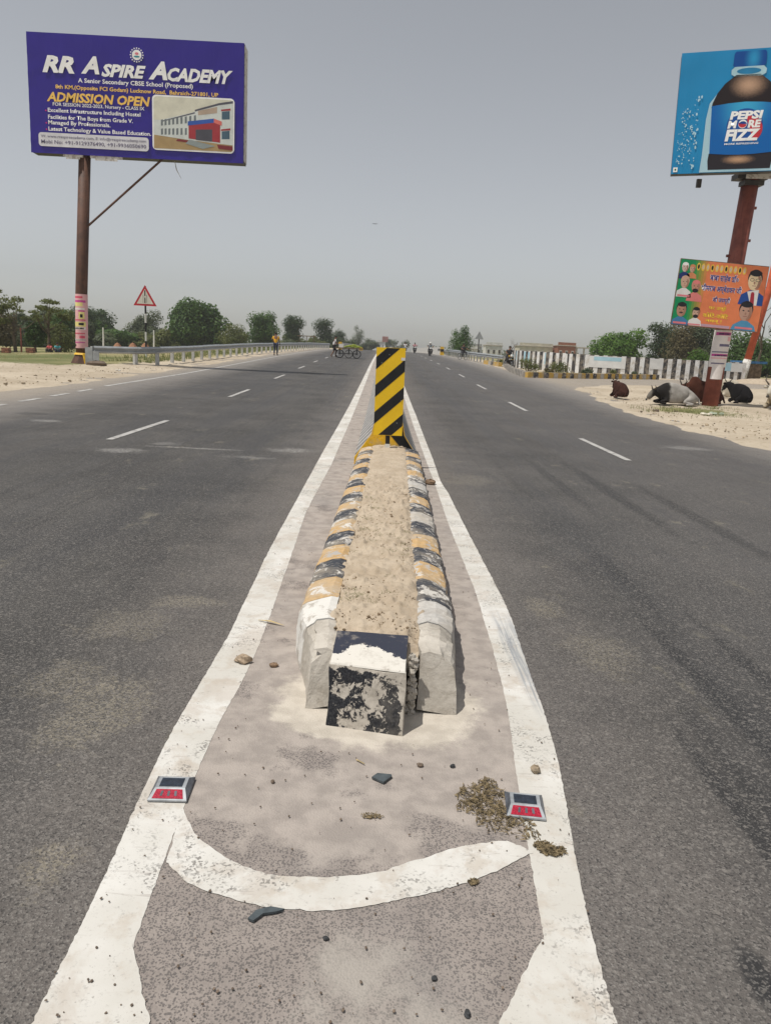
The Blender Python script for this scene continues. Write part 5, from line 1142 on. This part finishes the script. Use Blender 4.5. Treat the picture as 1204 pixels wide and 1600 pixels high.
def person(label, kind, loc, rz, shirt, trousers, scale=1.0, helmet=None, shoes=True, bare_legs=False):
    T = thing('person', label, 'person', loc, rz); T.scale = (scale,) * 3; P = pose(kind)
    skin('body', {k: (*v, RAD[k]) for k, v in P.items()}, JN, M['skin'], T, 1)
    g = 1.22; s_ = lambda ks, f=g: {k: (*P[k], RAD[k] * f) for k in ks}
    L = lambda a, c, t: tuple(P[a][i] + (P[c][i] - P[a][i]) * t for i in range(3))
    V_ = s_(['belly', 'chest', 'shL', 'shR', 'pel']); V_['slL'] = (*L('shL', 'elL', .75), .062); V_['slR'] = (*L('shR', 'elR', .75), .062); V_['col'] = (*L('chest', 'neck', .55), .08)
    skin('shirt', V_, [('pel', 'belly'), ('belly', 'chest'), ('chest', 'col'), ('chest', 'shL'), ('shL', 'slL'), ('chest', 'shR'), ('shR', 'slR')], shirt, T, 1, 0)
    V_ = s_(['pel', 'hiL', 'hiR', 'knL', 'knR'], 1.16); e = [('pel', 'hiL'), ('hiL', 'knL'), ('pel', 'hiR'), ('hiR', 'knR')]
    if not bare_legs: V_['cuL'] = (*L('knL', 'anL', .9), .058); V_['cuR'] = (*L('knR', 'anR', .9), .058); e += [('knL', 'cuL'), ('knR', 'cuR')]
    skin('trousers', V_, e, trousers, T, 1, 0)
    hd = Vector(P['head']); cr = Vector(P['crown']); b = MB()
    if helmet: b.blob(tuple(hd.lerp(cr, .45)), (.125, .14, .125), 12, 8); b.build('helmet', helmet, T, smooth=True)
    else: b.blob(tuple(hd.lerp(cr, .55) + Vector((0, .012 if kind != 'ride' else .02, .01))), (.095, .10, .09), 10, 7, .03); b.build('hair', M['hair'], T, smooth=True)
    fdir = {'walk_away': (0, 1), 'push': (1, 0), 'ride': (0, -1), 'sit': (0, -1)}[kind]
    b = MB(); b.blob((hd.x + fdir[0] * .095, hd.y + fdir[1] * .095, hd.z - .005), (.018, .018, .026), 6, 4)
    for q in (-1, 1): b.blob((hd.x + fdir[1] * .088 * q, hd.y + fdir[0] * .088 * q, hd.z), (.018, .02, .032), 6, 4)
    b.build('nose_and_ears', M['skin'], T)
    if shoes:
        for k in ('L', 'R'):
            a, c = Vector(P['an' + k]), Vector(P['to' + k]); b = MB(); b.blob(tuple(a.lerp(c, .6)), (.055 + abs(c.x - a.x) * .6, .055 + abs(c.y - a.y) * .6, .045), 8, 5); b.build('shoe', M['steel_dark'], T)
    # fingers
    for k in ('L', 'R'):
        e_, h_ = Vector(P['el' + k]), Vector(P['ha' + k]); d = (h_ - e_).normalized(); sd_ = d.cross(Vector((0, 0, 1))).normalized(); b = MB()
        for i in range(4): st = h_ + sd_ * (i - 1.5) * .018 + d * .02; b.tube([st, st + d * (.06 + (.01 if i in (1, 2) else 0)), st + d * .085 + Vector((0, 0, -.02))], [.010, .009, .007], 5)
        b.tube([h_ + sd_ * .03, h_ + sd_ * .055 + d * .04], [.011, .008], 5); b.build('fingers', M['skin'], T)
    return T
yel_sh = cloth('shirt_yellow', (0.78, 0.42, 0.035)); wht_sh = cloth('shirt_white', (0.72, 0.70, 0.70)); pink_sh = cloth('shirt_pink', (0.62, 0.30, 0.32)); navy = cloth('trousers_navy', (0.035, 0.045, 0.085)); dk = cloth('cloth_dark', (0.045, 0.045, 0.05)); grey_sh = cloth('shirt_grey', (0.30, 0.32, 0.33)); teal_c = cloth('cloth_teal', (0.08, 0.36, 0.40)); red_c = cloth('cloth_red', (0.5, 0.1, 0.1))
person('man in a yellow shirt and dark jeans walking away along the left verge', 'walk_away', (-8.15, 59.3, G(-8.15, 59.3) + .01), .05, yel_sh, navy)
person('man in a white shirt pushing the green handcart', 'push', (-3.97, 62.6, G(-4, 62.6) + .01), 0, wht_sh, dk, 1.0, shoes=False, bare_legs=True)
person('tiny figure in teal sitting in the field left of the billboard pole', 'sit', (-24.0, 58, G(-24, 58)), .4, teal_c, navy, .9)
person('tiny figure in red sitting beside the one in teal', 'sit', (-24.6, 58.2, G(-24.6, 58)), -.3, red_c, dk, .9)

# ---------------------------------------------------------------- handcart
def wheel(parent, x, y, z, r, along='x', name='wheel', thick=.022, spokes=16, tyre=None):
    """wheel whose plane contains the x axis (along='x') or the y axis"""
    fx = (lambda a, rr_: (x + math.cos(a) * rr_, y, z + math.sin(a) * rr_)) if along == 'x' else (lambda a, rr_: (x, y + math.cos(a) * rr_, z + math.sin(a) * rr_))
    b = MB(); n = 28; ring = [fx(2 * math.pi * k / n, r - thick) for k in range(n)]; m_ = 6
    for k in range(n):
        c = Vector(ring[k]); o = (c - Vector((x, y, z))).normalized(); s_ = Vector((0, 1, 0)) if along == 'x' else Vector((1, 0, 0))
        for j in range(m_): a = 2 * math.pi * j / m_; b.v.append(tuple(c + o * math.cos(a) * thick + s_ * math.sin(a) * thick))
    for k in range(n):
        for j in range(m_): q = ((k + 1) % n) * m_; b.f.append((k * m_ + j, k * m_ + (j + 1) % m_, q + (j + 1) % m_, q + j)); b.mi.append(0)
    w_ = b.build(name, tyre or M['rubber'], parent, smooth=True)
    b = MB()
    for k in range(spokes): b.tube([(x, y, z), fx(2 * math.pi * k / spokes, r - thick * 1.5)], .005 if spokes > 8 else .014, 4)
    b.build('spokes', M['galv'], w_); b = MB(); s_ = (0, .05, 0) if along == 'x' else (.05, 0, 0); b.tube([(x - s_[0], y - s_[1], z), (x + s_[0], y + s_[1], z)], .035, 8); b.build('hub', M['steel_dark'], w_)
    return w_
hc = thing('handcart', 'wooden handcart on bicycle wheels heaped with green vegetables', 'handcart', (-2.78, 62.6, G(-2.8, 62.6)))
for (x, y) in ((-.74, -.45), (.62, -.45), (-.02, -.05), (-.74, .45), (.62, .45)): wheel(hc, x, y, .33, .33)
b = MB()
for k in range(9): b.box((0, -.54 + k * .135, .80), (2.15, .125, .035))
b.box((0, -.58, .77), (2.15, .04, .09)); b.box((0, .58, .77), (2.15, .04, .09)); b.build('deck', M['wood'], hc)
b = MB()
for x in (-.74, .62, -.02):
    for y in (-.50, .50): b.box((x, y, .56), (.05, .05, .46))
b.box((-.05, -.50, .36), (1.5, .04, .04)); b.box((-.05, .50, .36), (1.5, .04, .04)); b.tube([(-1.07, -.25, .82), (-1.3, -.25, .98)], .02, 6); b.tube([(-1.07, .25, .82), (-1.3, .25, .98)], .02, 6); b.build('under_frame', M['steel_dark'], hc)
b = MB(); rr = random.Random(6)
for k in range(260):
    x = rr.uniform(-.35, .95); y = rr.uniform(-.45, .45); top = .10 * (1 - abs((x - .3) / .75)); b.blob((x, y, .86 + rr.uniform(0, max(.05, top * 2.6))), (rr.uniform(.04, .09), .035, .035), 6, 4, .1, k)
tag(b.build('heap_of_vegetables', mat_leaf('cucumber_green', (0.30, 0.40, 0.05), (0.50, 0.56, 0.12)), hc), kind='stuff')
b = MB(); b.box((-.62, .0, .95), (.38, .5, .28)); tag(b.build('white_crate', M['white']), 'white crate standing on the handcart', 'crate').location = hc.location
b = MB(); b.box((.95, -.565, .76), (.30, .06, .20)); b.build('yellow_cloth', M['yellow'], hc)

# ---------------------------------------------------------------- two-wheelers
def motorcycle(label, loc, rz, tank, bag=None):
    T = thing('motorcycle', label, 'motorcycle', loc, rz)
    wheel(T, 0, -.66, .30, .30, 'y', thick=.045, spokes=8); wheel(T, 0, .62, .30, .30, 'y', thick=.05, spokes=8)
    b = MB(); b.blob((0, -.12, .80), (.14, .27, .12), 12, 8); b.build('fuel_tank', tank, T, smooth=True)
    b = MB(); b.blob((0, .30, .78), (.13, .38, .07), 12, 6); b.build('seat', M['rubber'], T, smooth=True)
    b = MB(); b.box((0, -.05, .42), (.26, .36, .30)); b.tube([(.14, -.1, .3), (.18, .3, .28), (.19, .75, .34)], .045, 8); b.build('engine', M['steel_dark'], T)
    b = MB()
    for q in (-1, 1): b.tube([(q * .09, -.66, .30), (q * .09, -.44, .95)], .024, 6); b.tube([(q * .10, .62, .30), (q * .10, .35, .72)], .024, 6)
    b.tube([(0, -.40, .88), (0, .05, .70), (0, .5, .66)], .03, 6); b.build('frame', M['steel_dark'], T)
    b = MB(); b.tube([(-.36, -.40, 1.02), (-.12, -.46, .97), (.12, -.46, .97), (.36, -.40, 1.02)], .017, 6); b.build('handlebar', M['steel_dark'], T)
    b = MB(); b.blob((0, -.56, .86), (.11, .07, .11), 12, 8); b.build('headlight', M['white'], T, smooth=True)
    b = MB(); b.box((0, -.66, .60), (.12, .36, .03)); b.box((0, .68, .62), (.15, .34, .03)); b.build('mudguard', tank, T)
    b = MB()
    for q in (-1, 1): b.tube([(q * .30, -.42, 1.02), (q * .34, -.42, 1.18)], .008, 4); b.blob((q * .36, -.42, 1.21), (.06, .015, .04), 8, 5)
    b.build('mirrors', M['black'], T); return T
def rider(mlabel, plabel, x, y, rz, tank, shirt, trousers, helmet=None):
    z = G(x, y) + .005; motorcycle(mlabel, (x, y, z), rz, tank); person(plabel, 'ride', (x, y, z), rz, shirt, trousers, 1.0, helmet)
rider('dark motorcycle coming towards the camera, nearest in the right lanes', 'rider in a pale shirt and white helmet on the dark motorcycle', 5.35, 92, 0.06, plain('tank_black', (0.02, 0.02, 0.025), .3), grey_sh, dk, M['white'])
rider('silver motorcycle further off near the crest', 'rider in a pink shirt on the motorcycle near the crest', 4.55, 118, 0.05, plain('tank_silver', (0.45, 0.45, 0.46), .3), pink_sh, dk)
rider('white scooter like motorcycle close to the median at the crest', 'rider in white beside the one in pink', 3.3, 124, -0.05, plain('tank_white', (0.7, 0.7, 0.7), .3), wht_sh, grey_sh)
rider('black motorcycle standing at the end of the right guard rail', 'rider in dark clothes at the guard rail end', 9.35, 58.8, 0.2, plain('tank_black2', (0.45, 0.28, 0.03), .3), dk, dk)
# bicycle and cyclist by the rail
bx_, by_ = 7.75, 77.5; bz_ = G(bx_, by_)
bk = thing('bicycle', 'bicycle ridden along the right guard rail', 'bicycle', (bx_, by_, bz_), .5)
wheel(bk, 0, -.55, .34, .34, 'y', thick=.018); wheel(bk, 0, .50, .34, .34, 'y', thick=.018)
b = MB()
for p, q in (((0, .50, .34), (0, .10, .34)), ((0, .10, .34), (0, .22, .85)), ((0, .50, .34), (0, .22, .80)), ((0, .10, .34), (0, -.36, .80)), ((0, .20, .80), (0, -.36, .84)), ((0, -.55, .34), (0, -.36, .92))): b.tube([p, q], .018, 6)
b.tube([(-.28, -.32, .98), (0, -.40, .98), (.28, -.32, .98)], .014, 6); b.build('frame', M['steel_dark'], bk); b = MB(); b.blob((0, .22, .88), (.08, .13, .04), 8, 5); b.build('saddle', M['rubber'], bk)
person('cyclist in dark clothes riding by the right guard rail', 'ride', (bx_, by_, bz_ + .04), .5, dk, dk, .98)

# ---------------------------------------------------------------- cattle
def coat(name, body, dark=None, lim=None, face=None):
    t = NT(name, .9, .08); n = t.noise(5, 5, .6, t.obj); x, y, z = t.sep(t.obj); c = t.mix(t.step(n, .3, .7), tuple(v * .8 for v in body), tuple(min(1, v * 1.12) for v in body))
    if dark is not None: c = t.mix(t.step(t.math('ADD', x, t.math('MULTIPLY', t.math('SUBTRACT', n, .5), .25)), lim[0], lim[1]), dark, c)
    if face is not None: c = t.mix(t.step(x, face[0] - .06, face[0] + .03), face[1], c)
    t.col(c); t.bump(t.noise(60, 3, .6, t.obj), .3, .01); return t.m
horn_m = plain('horn', (0.10, 0.085, 0.07), .5, .3, 8)
def cow(label, loc, rz, mat, scale=1.0, head_up=0.0, head_turn=0.0, horns=.16, hump=.12, name='cow', ear=None, zs=1.12):
    """lying animal facing local -x, resting on its folded legs"""
    T = thing(name, label, 'cow', loc, rz); T.scale = (scale, scale, scale * zs)
    hx, hy, hz = -.98, head_turn, .40 + head_up
    V_ = dict(rump=(.62, .0, .34, (.24, .30)), loin=(.34, 0, .40, (.27, .33)), mid=(0, 0, .38, (.31, .34)), sho=(-.36, 0, .42, (.27, .33)), hump=(-.44, 0, .66 + hump * .5, (.12, .14)), neck=(-.62, hy * .4, .48 + head_up * .4, (.18, .25)), poll=(-.86, hy * .85, .53 + head_up * .9, (.12, .15)), face=(hx + .01, hy * 1.05, hz + .03, (.098, .125)), muz=(hx - .10, hy * 1.2, hz - .13, (.075, .085)),
              el1=(-.40, -.20, .16, (.09, .10)), kn1=(-.72, -.24, .09, (.06, .06)), fo1=(-.44, -.27, .06, (.04, .05)), el2=(-.40, .20, .16, (.09, .10)), kn2=(-.74, .22, .09, (.06, .06)), fo2=(-.46, .25, .06, (.04, .05)),
              th1=(.50, -.24, .22, (.16, .19)), st1=(.16, -.38, .12, (.08, .08)), ho1=(.52, -.42, .06, (.05, .05)), hf1=(.20, -.50, .045, (.04, .045)), th2=(.50, .24, .22, (.15, .18)), tail=(.86, -.05, .24, (.05, .05)), tl2=(.88, -.18, .05, (.025, .025)))
    E_ = [('mid', 'loin'), ('loin', 'rump'), ('mid', 'sho'), ('sho', 'hump'), ('sho', 'neck'), ('neck', 'poll'), ('poll', 'face'), ('face', 'muz'), ('sho', 'el1'), ('el1', 'kn1'), ('kn1', 'fo1'), ('sho', 'el2'), ('el2', 'kn2'), ('kn2', 'fo2'), ('rump', 'th1'), ('th1', 'st1'), ('st1', 'ho1'), ('ho1', 'hf1'), ('rump', 'th2'), ('rump', 'tail'), ('tail', 'tl2')]
    skin('body', V_, E_, mat, T, 2, 2)
    p = Vector(V_['poll'][:3]); 
    for q in (-1, 1):
        b = MB(); b.tube([p + Vector((-.02, q * .10, .09)), p + Vector((-.02, q * (.17 + horns * .3), .16 + horns * .3)), p + Vector((-.06, q * (.15 + horns * .2), .20 + horns))], [.030, .022, .006], 7); b.build('horn', horn_m, T, smooth=True)
        b = MB(); b.blob(tuple(p + Vector((.05, q * .21, .02))), (.05, .10, .045), 8, 5); b.build('ear', ear or mat, T, smooth=True)
    b = MB(); m_ = Vector(V_['muz'][:3]); b.blob(tuple(m_ + Vector((-.045, 0, -.02))), (.04, .055, .045), 8, 6); b.build('muzzle', M['steel_dark'], T, smooth=True)
    b = MB(); f_ = Vector(V_['face'][:3])
    for q in (-1, 1): b.blob(tuple(f_ + Vector((.02, q * .088, .04))), .018, 6, 4)
    b.build('eyes', M['black'], T); return T
gz_ = lambda x, y: G(x, y) + .05
cow('grey zebu bull with black neck and hump lying left of the right pole', (9.75, 25.85, gz_(9.75, 25.8)), 0.08, coat('coat_grey_zebu', (0.33, 0.31, 0.285), (0.022, 0.020, 0.019), (-.40, -.24), (-.95, (0.16, 0.145, 0.125))), .90, head_up=-.08, head_turn=-.05, horns=.05, hump=.34, name='bull', zs=.98)
cow('reddish brown humped cow lying hidden behind the grey bull', (11.15, 27.1, gz_(10.6, 27)), 0.25, coat('coat_redbrown', (0.075, 0.028, 0.018)), .93, horns=.1, hump=.50)
cow('small dark brown cow lying alone, turned away, leftmost of the cattle', (8.62, 28.3, gz_(8.6, 28.3)), -1.35, coat('coat_dark_brown', (0.050, 0.022, 0.017)), .58, head_up=.22, head_turn=.1, horns=.05, zs=1.3)
cow('black cow lying right of the right pole, seen from behind', (13.05, 28.3, gz_(12.7, 28.3)), -1.45, coat('coat_black', (0.012, 0.011, 0.012)), .70, head_up=.24, head_turn=-.35, horns=.05, hump=.2, zs=1.3)
cow('cream cow lying behind the black one', (13.9, 31.2, gz_(13.9, 31.2)), .15, coat('coat_cream', (0.52, 0.47, 0.38)), .72, head_up=.05, horns=.05, hump=.24, zs=1.4)
cow('pale faced horned cow cut by the right edge', (13.45, 26.3, gz_(13.4, 26.3)), .75, coat('coat_tan', (0.30, 0.24, 0.16), (0.52, 0.48, 0.40), (-.80, -.62)), .95, head_up=.16, head_turn=.0, horns=.20)

# ---------------------------------------------------------------- litter on the sandy corner
rr = random.Random(15)
def rag(label, x, y, r, mat, seed, name='litter', cat='litter', flat=.25):
    b = MB(); q = random.Random(seed)
    for k in range(4): b.blob((q.uniform(-r, r), q.uniform(-r, r) * .6, r * .15), (r * q.uniform(.3, .6), r * q.uniform(.25, .5), r * flat), 7, 4, .35, seed + k)
    return tag(b.build(name, mat, loc=(x, y, G(x, y) + .04)), label, cat)
rag('white plastic bag lying on the sand near the right edge', 10.6, 18.9, .20, M['white'], 1, 'plastic_bag', 'bag'); rag('small white bag left of the larger white litter', 9.65, 18.6, .13, M['white'], 2, 'plastic_bag', 'bag')
rag('pale crumpled paper below the grey bull', 9.35, 22.3, .16, ink('paper', 206, 200, 184), 3); rag('greyish crumpled sheet next to the pale paper', 9.8, 22.6, .18, ink('paper2', 160, 170, 150), 4)
rag('dark scrap on the sand below the black cow', 11.0, 20.6, .16, M['steel_dark'], 5); rag('small dark scrap above the dark one', 11.0, 21.6, .08, M['steel_dark'], 6); rag('dark clod at the road edge left of the bull', 8.15, 22.9, .13, peb, 7); rag('dark clod on the grass in front of the bull', 8.75, 23.0, .08, peb, 8)
rag('pale scrap on the sand in front of the left billboard', -10.1, 30.0, .09, M['white'], 9)
b = MB(); b.blob((0, 0, .1), (.42, .22, .14), 10, 5, .2, 3); tag(b.build('rubble_lump', peb, loc=(-11.9, 32.6, G(-11.9, 32.6) + .02)), 'dark lump of rubble at the foot of the guard rail end', 'rubble')

b = MB(); rr = random.Random(31)
for k in range(3200):
    if k % 3 == 0: x, y = rr.uniform(-14.5, -8.9), rr.uniform(17, 33)
    else: y = 14 + 22 * rr.random() ** 1.4; x = rr.uniform(7.3, 15)
    if edge_d(x, y) < .35: continue
    s_ = rr.uniform(.008, .030) * (2.2 if rr.random() < .05 else 1)
    if nz(x, y, .9, 8) < rr.uniform(-.25, .2): continue
    b.blob((x, y, G(x, y) + .05 + s_ * .1 + .06 * nz(x, y, 0.7, 3) + .025 * nz(x, y, 2.3, 4)), (s_, s_ * rr.uniform(.6, 1.3), s_ * .5), 5, 3, .35, k)
tag(b.build('scattered_clods', plain('clod_tan', (0.36, 0.29, 0.205), .95, .45, 3, coords='pos')), 'clods and bits scattered over the sandy verges', 'clods', kind='stuff')

# ---------------------------------------------------------------- small things in the left field
bm_ = [M['brick'], plain('brick_dark', (0.20, 0.09, 0.06), .9, .3, 12)]
def brick_pier(label, x, y):
    T = thing('brick_pier', label, 'brick pier', (x, y, G(x, y))); 
    for r_ in range(4):
        for k in range(2): b = MB(); b.box(((k - .5) * .24, 0, .05 + r_ * .105), (.232, .40, .097)); b.build('brick', bm_[(r_ + k) % 2], T)
brick_pier('low brick pier nearer the billboard pole, in the left field', -23.3, 52.0); brick_pier('low brick pier close to the left edge of the photo', -24.9, 52.0)
for lb_, x, y in (('leftmost of three rusty brown domed heaps behind the guard rail', -17.9, 53), ('middle one of three rusty brown domed heaps behind the guard rail', -17.0, 53.4), ('rightmost of three rusty brown domed heaps behind the guard rail', -16.1, 53.2)):
    b = MB(); b.blob((0, 0, .2), (.38, .38, .95), 14, 8, .04, 3); tag(b.build('earth_heap', plain('terracotta_heap', (0.33, 0.17, 0.10), .9, .25, 4), loc=(x, y, G(x, y) - .42)), lb_, 'heap', 'brown heaps behind the left guard rail')
for lb_, x, y, h in (('thin white post standing right of the billboard pole', -21.35, 60, 1.9), ('thin white post between the triangle sign and the big tree', -18.1, 62, 1.7), ('dark field post left of the billboard pole', -24.5, 59.8, 1.95), ('rusty tall post among the thin trees at the left', -27.4, 59.6, 1.9)):
    b = MB(); b.tube([(0, 0, -.3), (.03, 0, h * .6), (.02, 0, h)], [.07, .06, .045], 7); tag(b.build('field_post', M['white'] if 'white' in lb_ else (M['rust_red'] if 'rusty' in lb_ else M['bark']), loc=(x, y, G(x, y))), lb_, 'post')
sh = thing('open_shed', 'low open shed with a flat roof behind the guard rail left of the handcart', 'shed', (-13.0, 132, G(-13, 132) + .3))
for x in (-1.2, 0, 1.2):
    b = MB(); b.box((x, 0, .8), (.10, .10, 1.6)); b.build('shed_post', M['wood'], sh)
b = MB(); b.box((0, 0, 1.66), (3.0, 1.6, .12)); b.build('shed_roof', M['wood'], sh)

# ---------------------------------------------------------------- buildings on the right
def house(label, x, y, w_, d_, h, mat, rows=1, cols=4, parapet=True, zb=None, extra=None):
    z = G(x, y) if zb is None else zb; T = thing('house', label, 'house', (x, y, z - .3))
    b = MB(); b.box((0, 0, h / 2), (w_, d_, h)); b.build('wall', mat, T)
    b = MB(); b.box((0, 0, h + .10), (w_ + .3, d_ + .3, .16)); rf = b.build('roof', M['plaster'], T)
    if parapet: b = MB(); b.box((0, -d_ / 2 + .1, h + .45), (w_, .15, .55)); b.build('parapet', mat, rf)
    for r_ in range(rows):
        for c in range(cols):
            xx = -w_ / 2 + w_ * (c + .5) / cols; zz = h * (r_ + .58) / rows; b = MB(); b.box((xx, -d_ / 2 - .02, zz), (w_ / cols * .42, .08, h / rows * .34)); f_ = b.build('window', M['whitewash'], T)
            b = MB(); b.box((xx, -d_ / 2 - .07, zz), (w_ / cols * .34, .04, h / rows * .26)); b.build('pane', M['steel_dark'], f_)
    return T
cream = plain('wall_cream', (0.56, 0.52, 0.42), .9, .12, 1); bw = plain('wall_pale', (0.58, 0.58, 0.55), .9, .12, 1); bgy = plain('wall_grey', (0.36, 0.36, 0.36), .9, .15, 1)
house('long cream house behind the posters on the striped wall', 31.2, 165, 6.8, 6, 3.0, cream, 1, 5, zb=.8)
house('pale low house left of the leafless tree', 24.0, 175, 3.6, 5, 2.9, bw, 1, 3, zb=.8)
house('small white block at the left of the houses', 20.6, 190, 3.4, 4, 1.9, bw, 1, 2, zb=.9)
house('far grey building above the right guard rail', 24.4, 225, 6.0, 6, 3.2, bgy, 1, 4, zb=.6)
bh = house('unfinished red brick house with an open concrete frame', 36.8, 162, 3.6, 6, 3.6, M['brick'], 1, 3, zb=.6)
b = MB()
for x in (2.1, 3.6, 5.1):
    for zz in (0,): b.box((x, -2.6, 1.7), (.28, .28, 3.4))
b.box((3.5, -.5, 3.45), (3.6, 5, .22)); b.box((3.5, -.5, 2.0), (3.6, 5, .18)); b.box((3.5, .5, 1.2), (3.4, 3, 2.0)); b.build('concrete_frame', M['plaster'], bh)
house('far small house with a reddish tank beyond the crest, left of the marker top', -1.2, 300, 3.0, 4, 3.3, bw, 1, 2, zb=1.0)
b = MB(); b.box((0, 0, 0), (2.2, 2.2, 2.0)); tag(b.build('water_tank', plain('tank_brickred', (0.34, 0.16, 0.14), .8, .2, 1), loc=(.2, 299, 5.2)), 'reddish tank above the far small house beyond the crest', 'tank')
hut = thing('wooden_hut', 'small wooden hut with a blue roof sheet at the right edge beyond the road', 'hut', (25.6, 55.2, G(25.6, 55.2)))
b = MB(); b.box((0, 0, .6), (1.5, 1.2, 1.2)); b.build('wall', M['wood'], hut); b = MB(); b.box((0, -.1, 1.32), (1.9, 1.6, .16)); b.build('roof', plain('blue_sheet', (0.05, 0.17, 0.36), .6, .2, 3), hut)
b = MB(); b.blob((0, 0, 0), (2.6, .9, .34), 18, 8, .12, 4); tag(b.build('sand_pile', M['soil'], loc=(24.9, 50.6, G(24.9, 50.6))), 'low pile of sand at the foot of the hoarding post', 'sand pile')

# a bird high in the sky
b = MB(); b.face([(0, 0, 0), (.10, .02, .05), (.22, 0, 0), (.10, -.06, .02)]); b.face([(0, 0, 0), (-.10, .02, .05), (-.22, 0, 0), (-.10, -.06, .02)]); b.blob((0, 0, 0), (.03, .10, .03), 6, 4)
tag(b.build('bird', M['black'], loc=(-1.12, 60, 10.5)), 'tiny dark bird in the middle of the sky', 'bird')

# ---------------------------------------------------------------- haze
b = MB(); b.box((0, 425, 7.0), (1420, 960, 17.0)); hz = b.build('haze', None); hz.data.materials.clear()
hm = bpy.data.materials.new('haze'); hm.use_nodes = True; ht = hm.node_tree; ht.nodes.clear(); ho = ht.nodes.new('ShaderNodeOutputMaterial'); pv = ht.nodes.new('ShaderNodeVolumePrincipled')
pv.inputs['Color'].default_value = (0.90, 0.92, 0.95, 1); pv.inputs['Density'].default_value = 0.00045; pv.inputs['Anisotropy'].default_value = 0.2; ht.links.new(pv.outputs[0], ho.inputs['Volume'])
hz.data.materials.append(hm); tag(hz, 'thin dusty haze over the whole place', 'haze', kind='stuff')
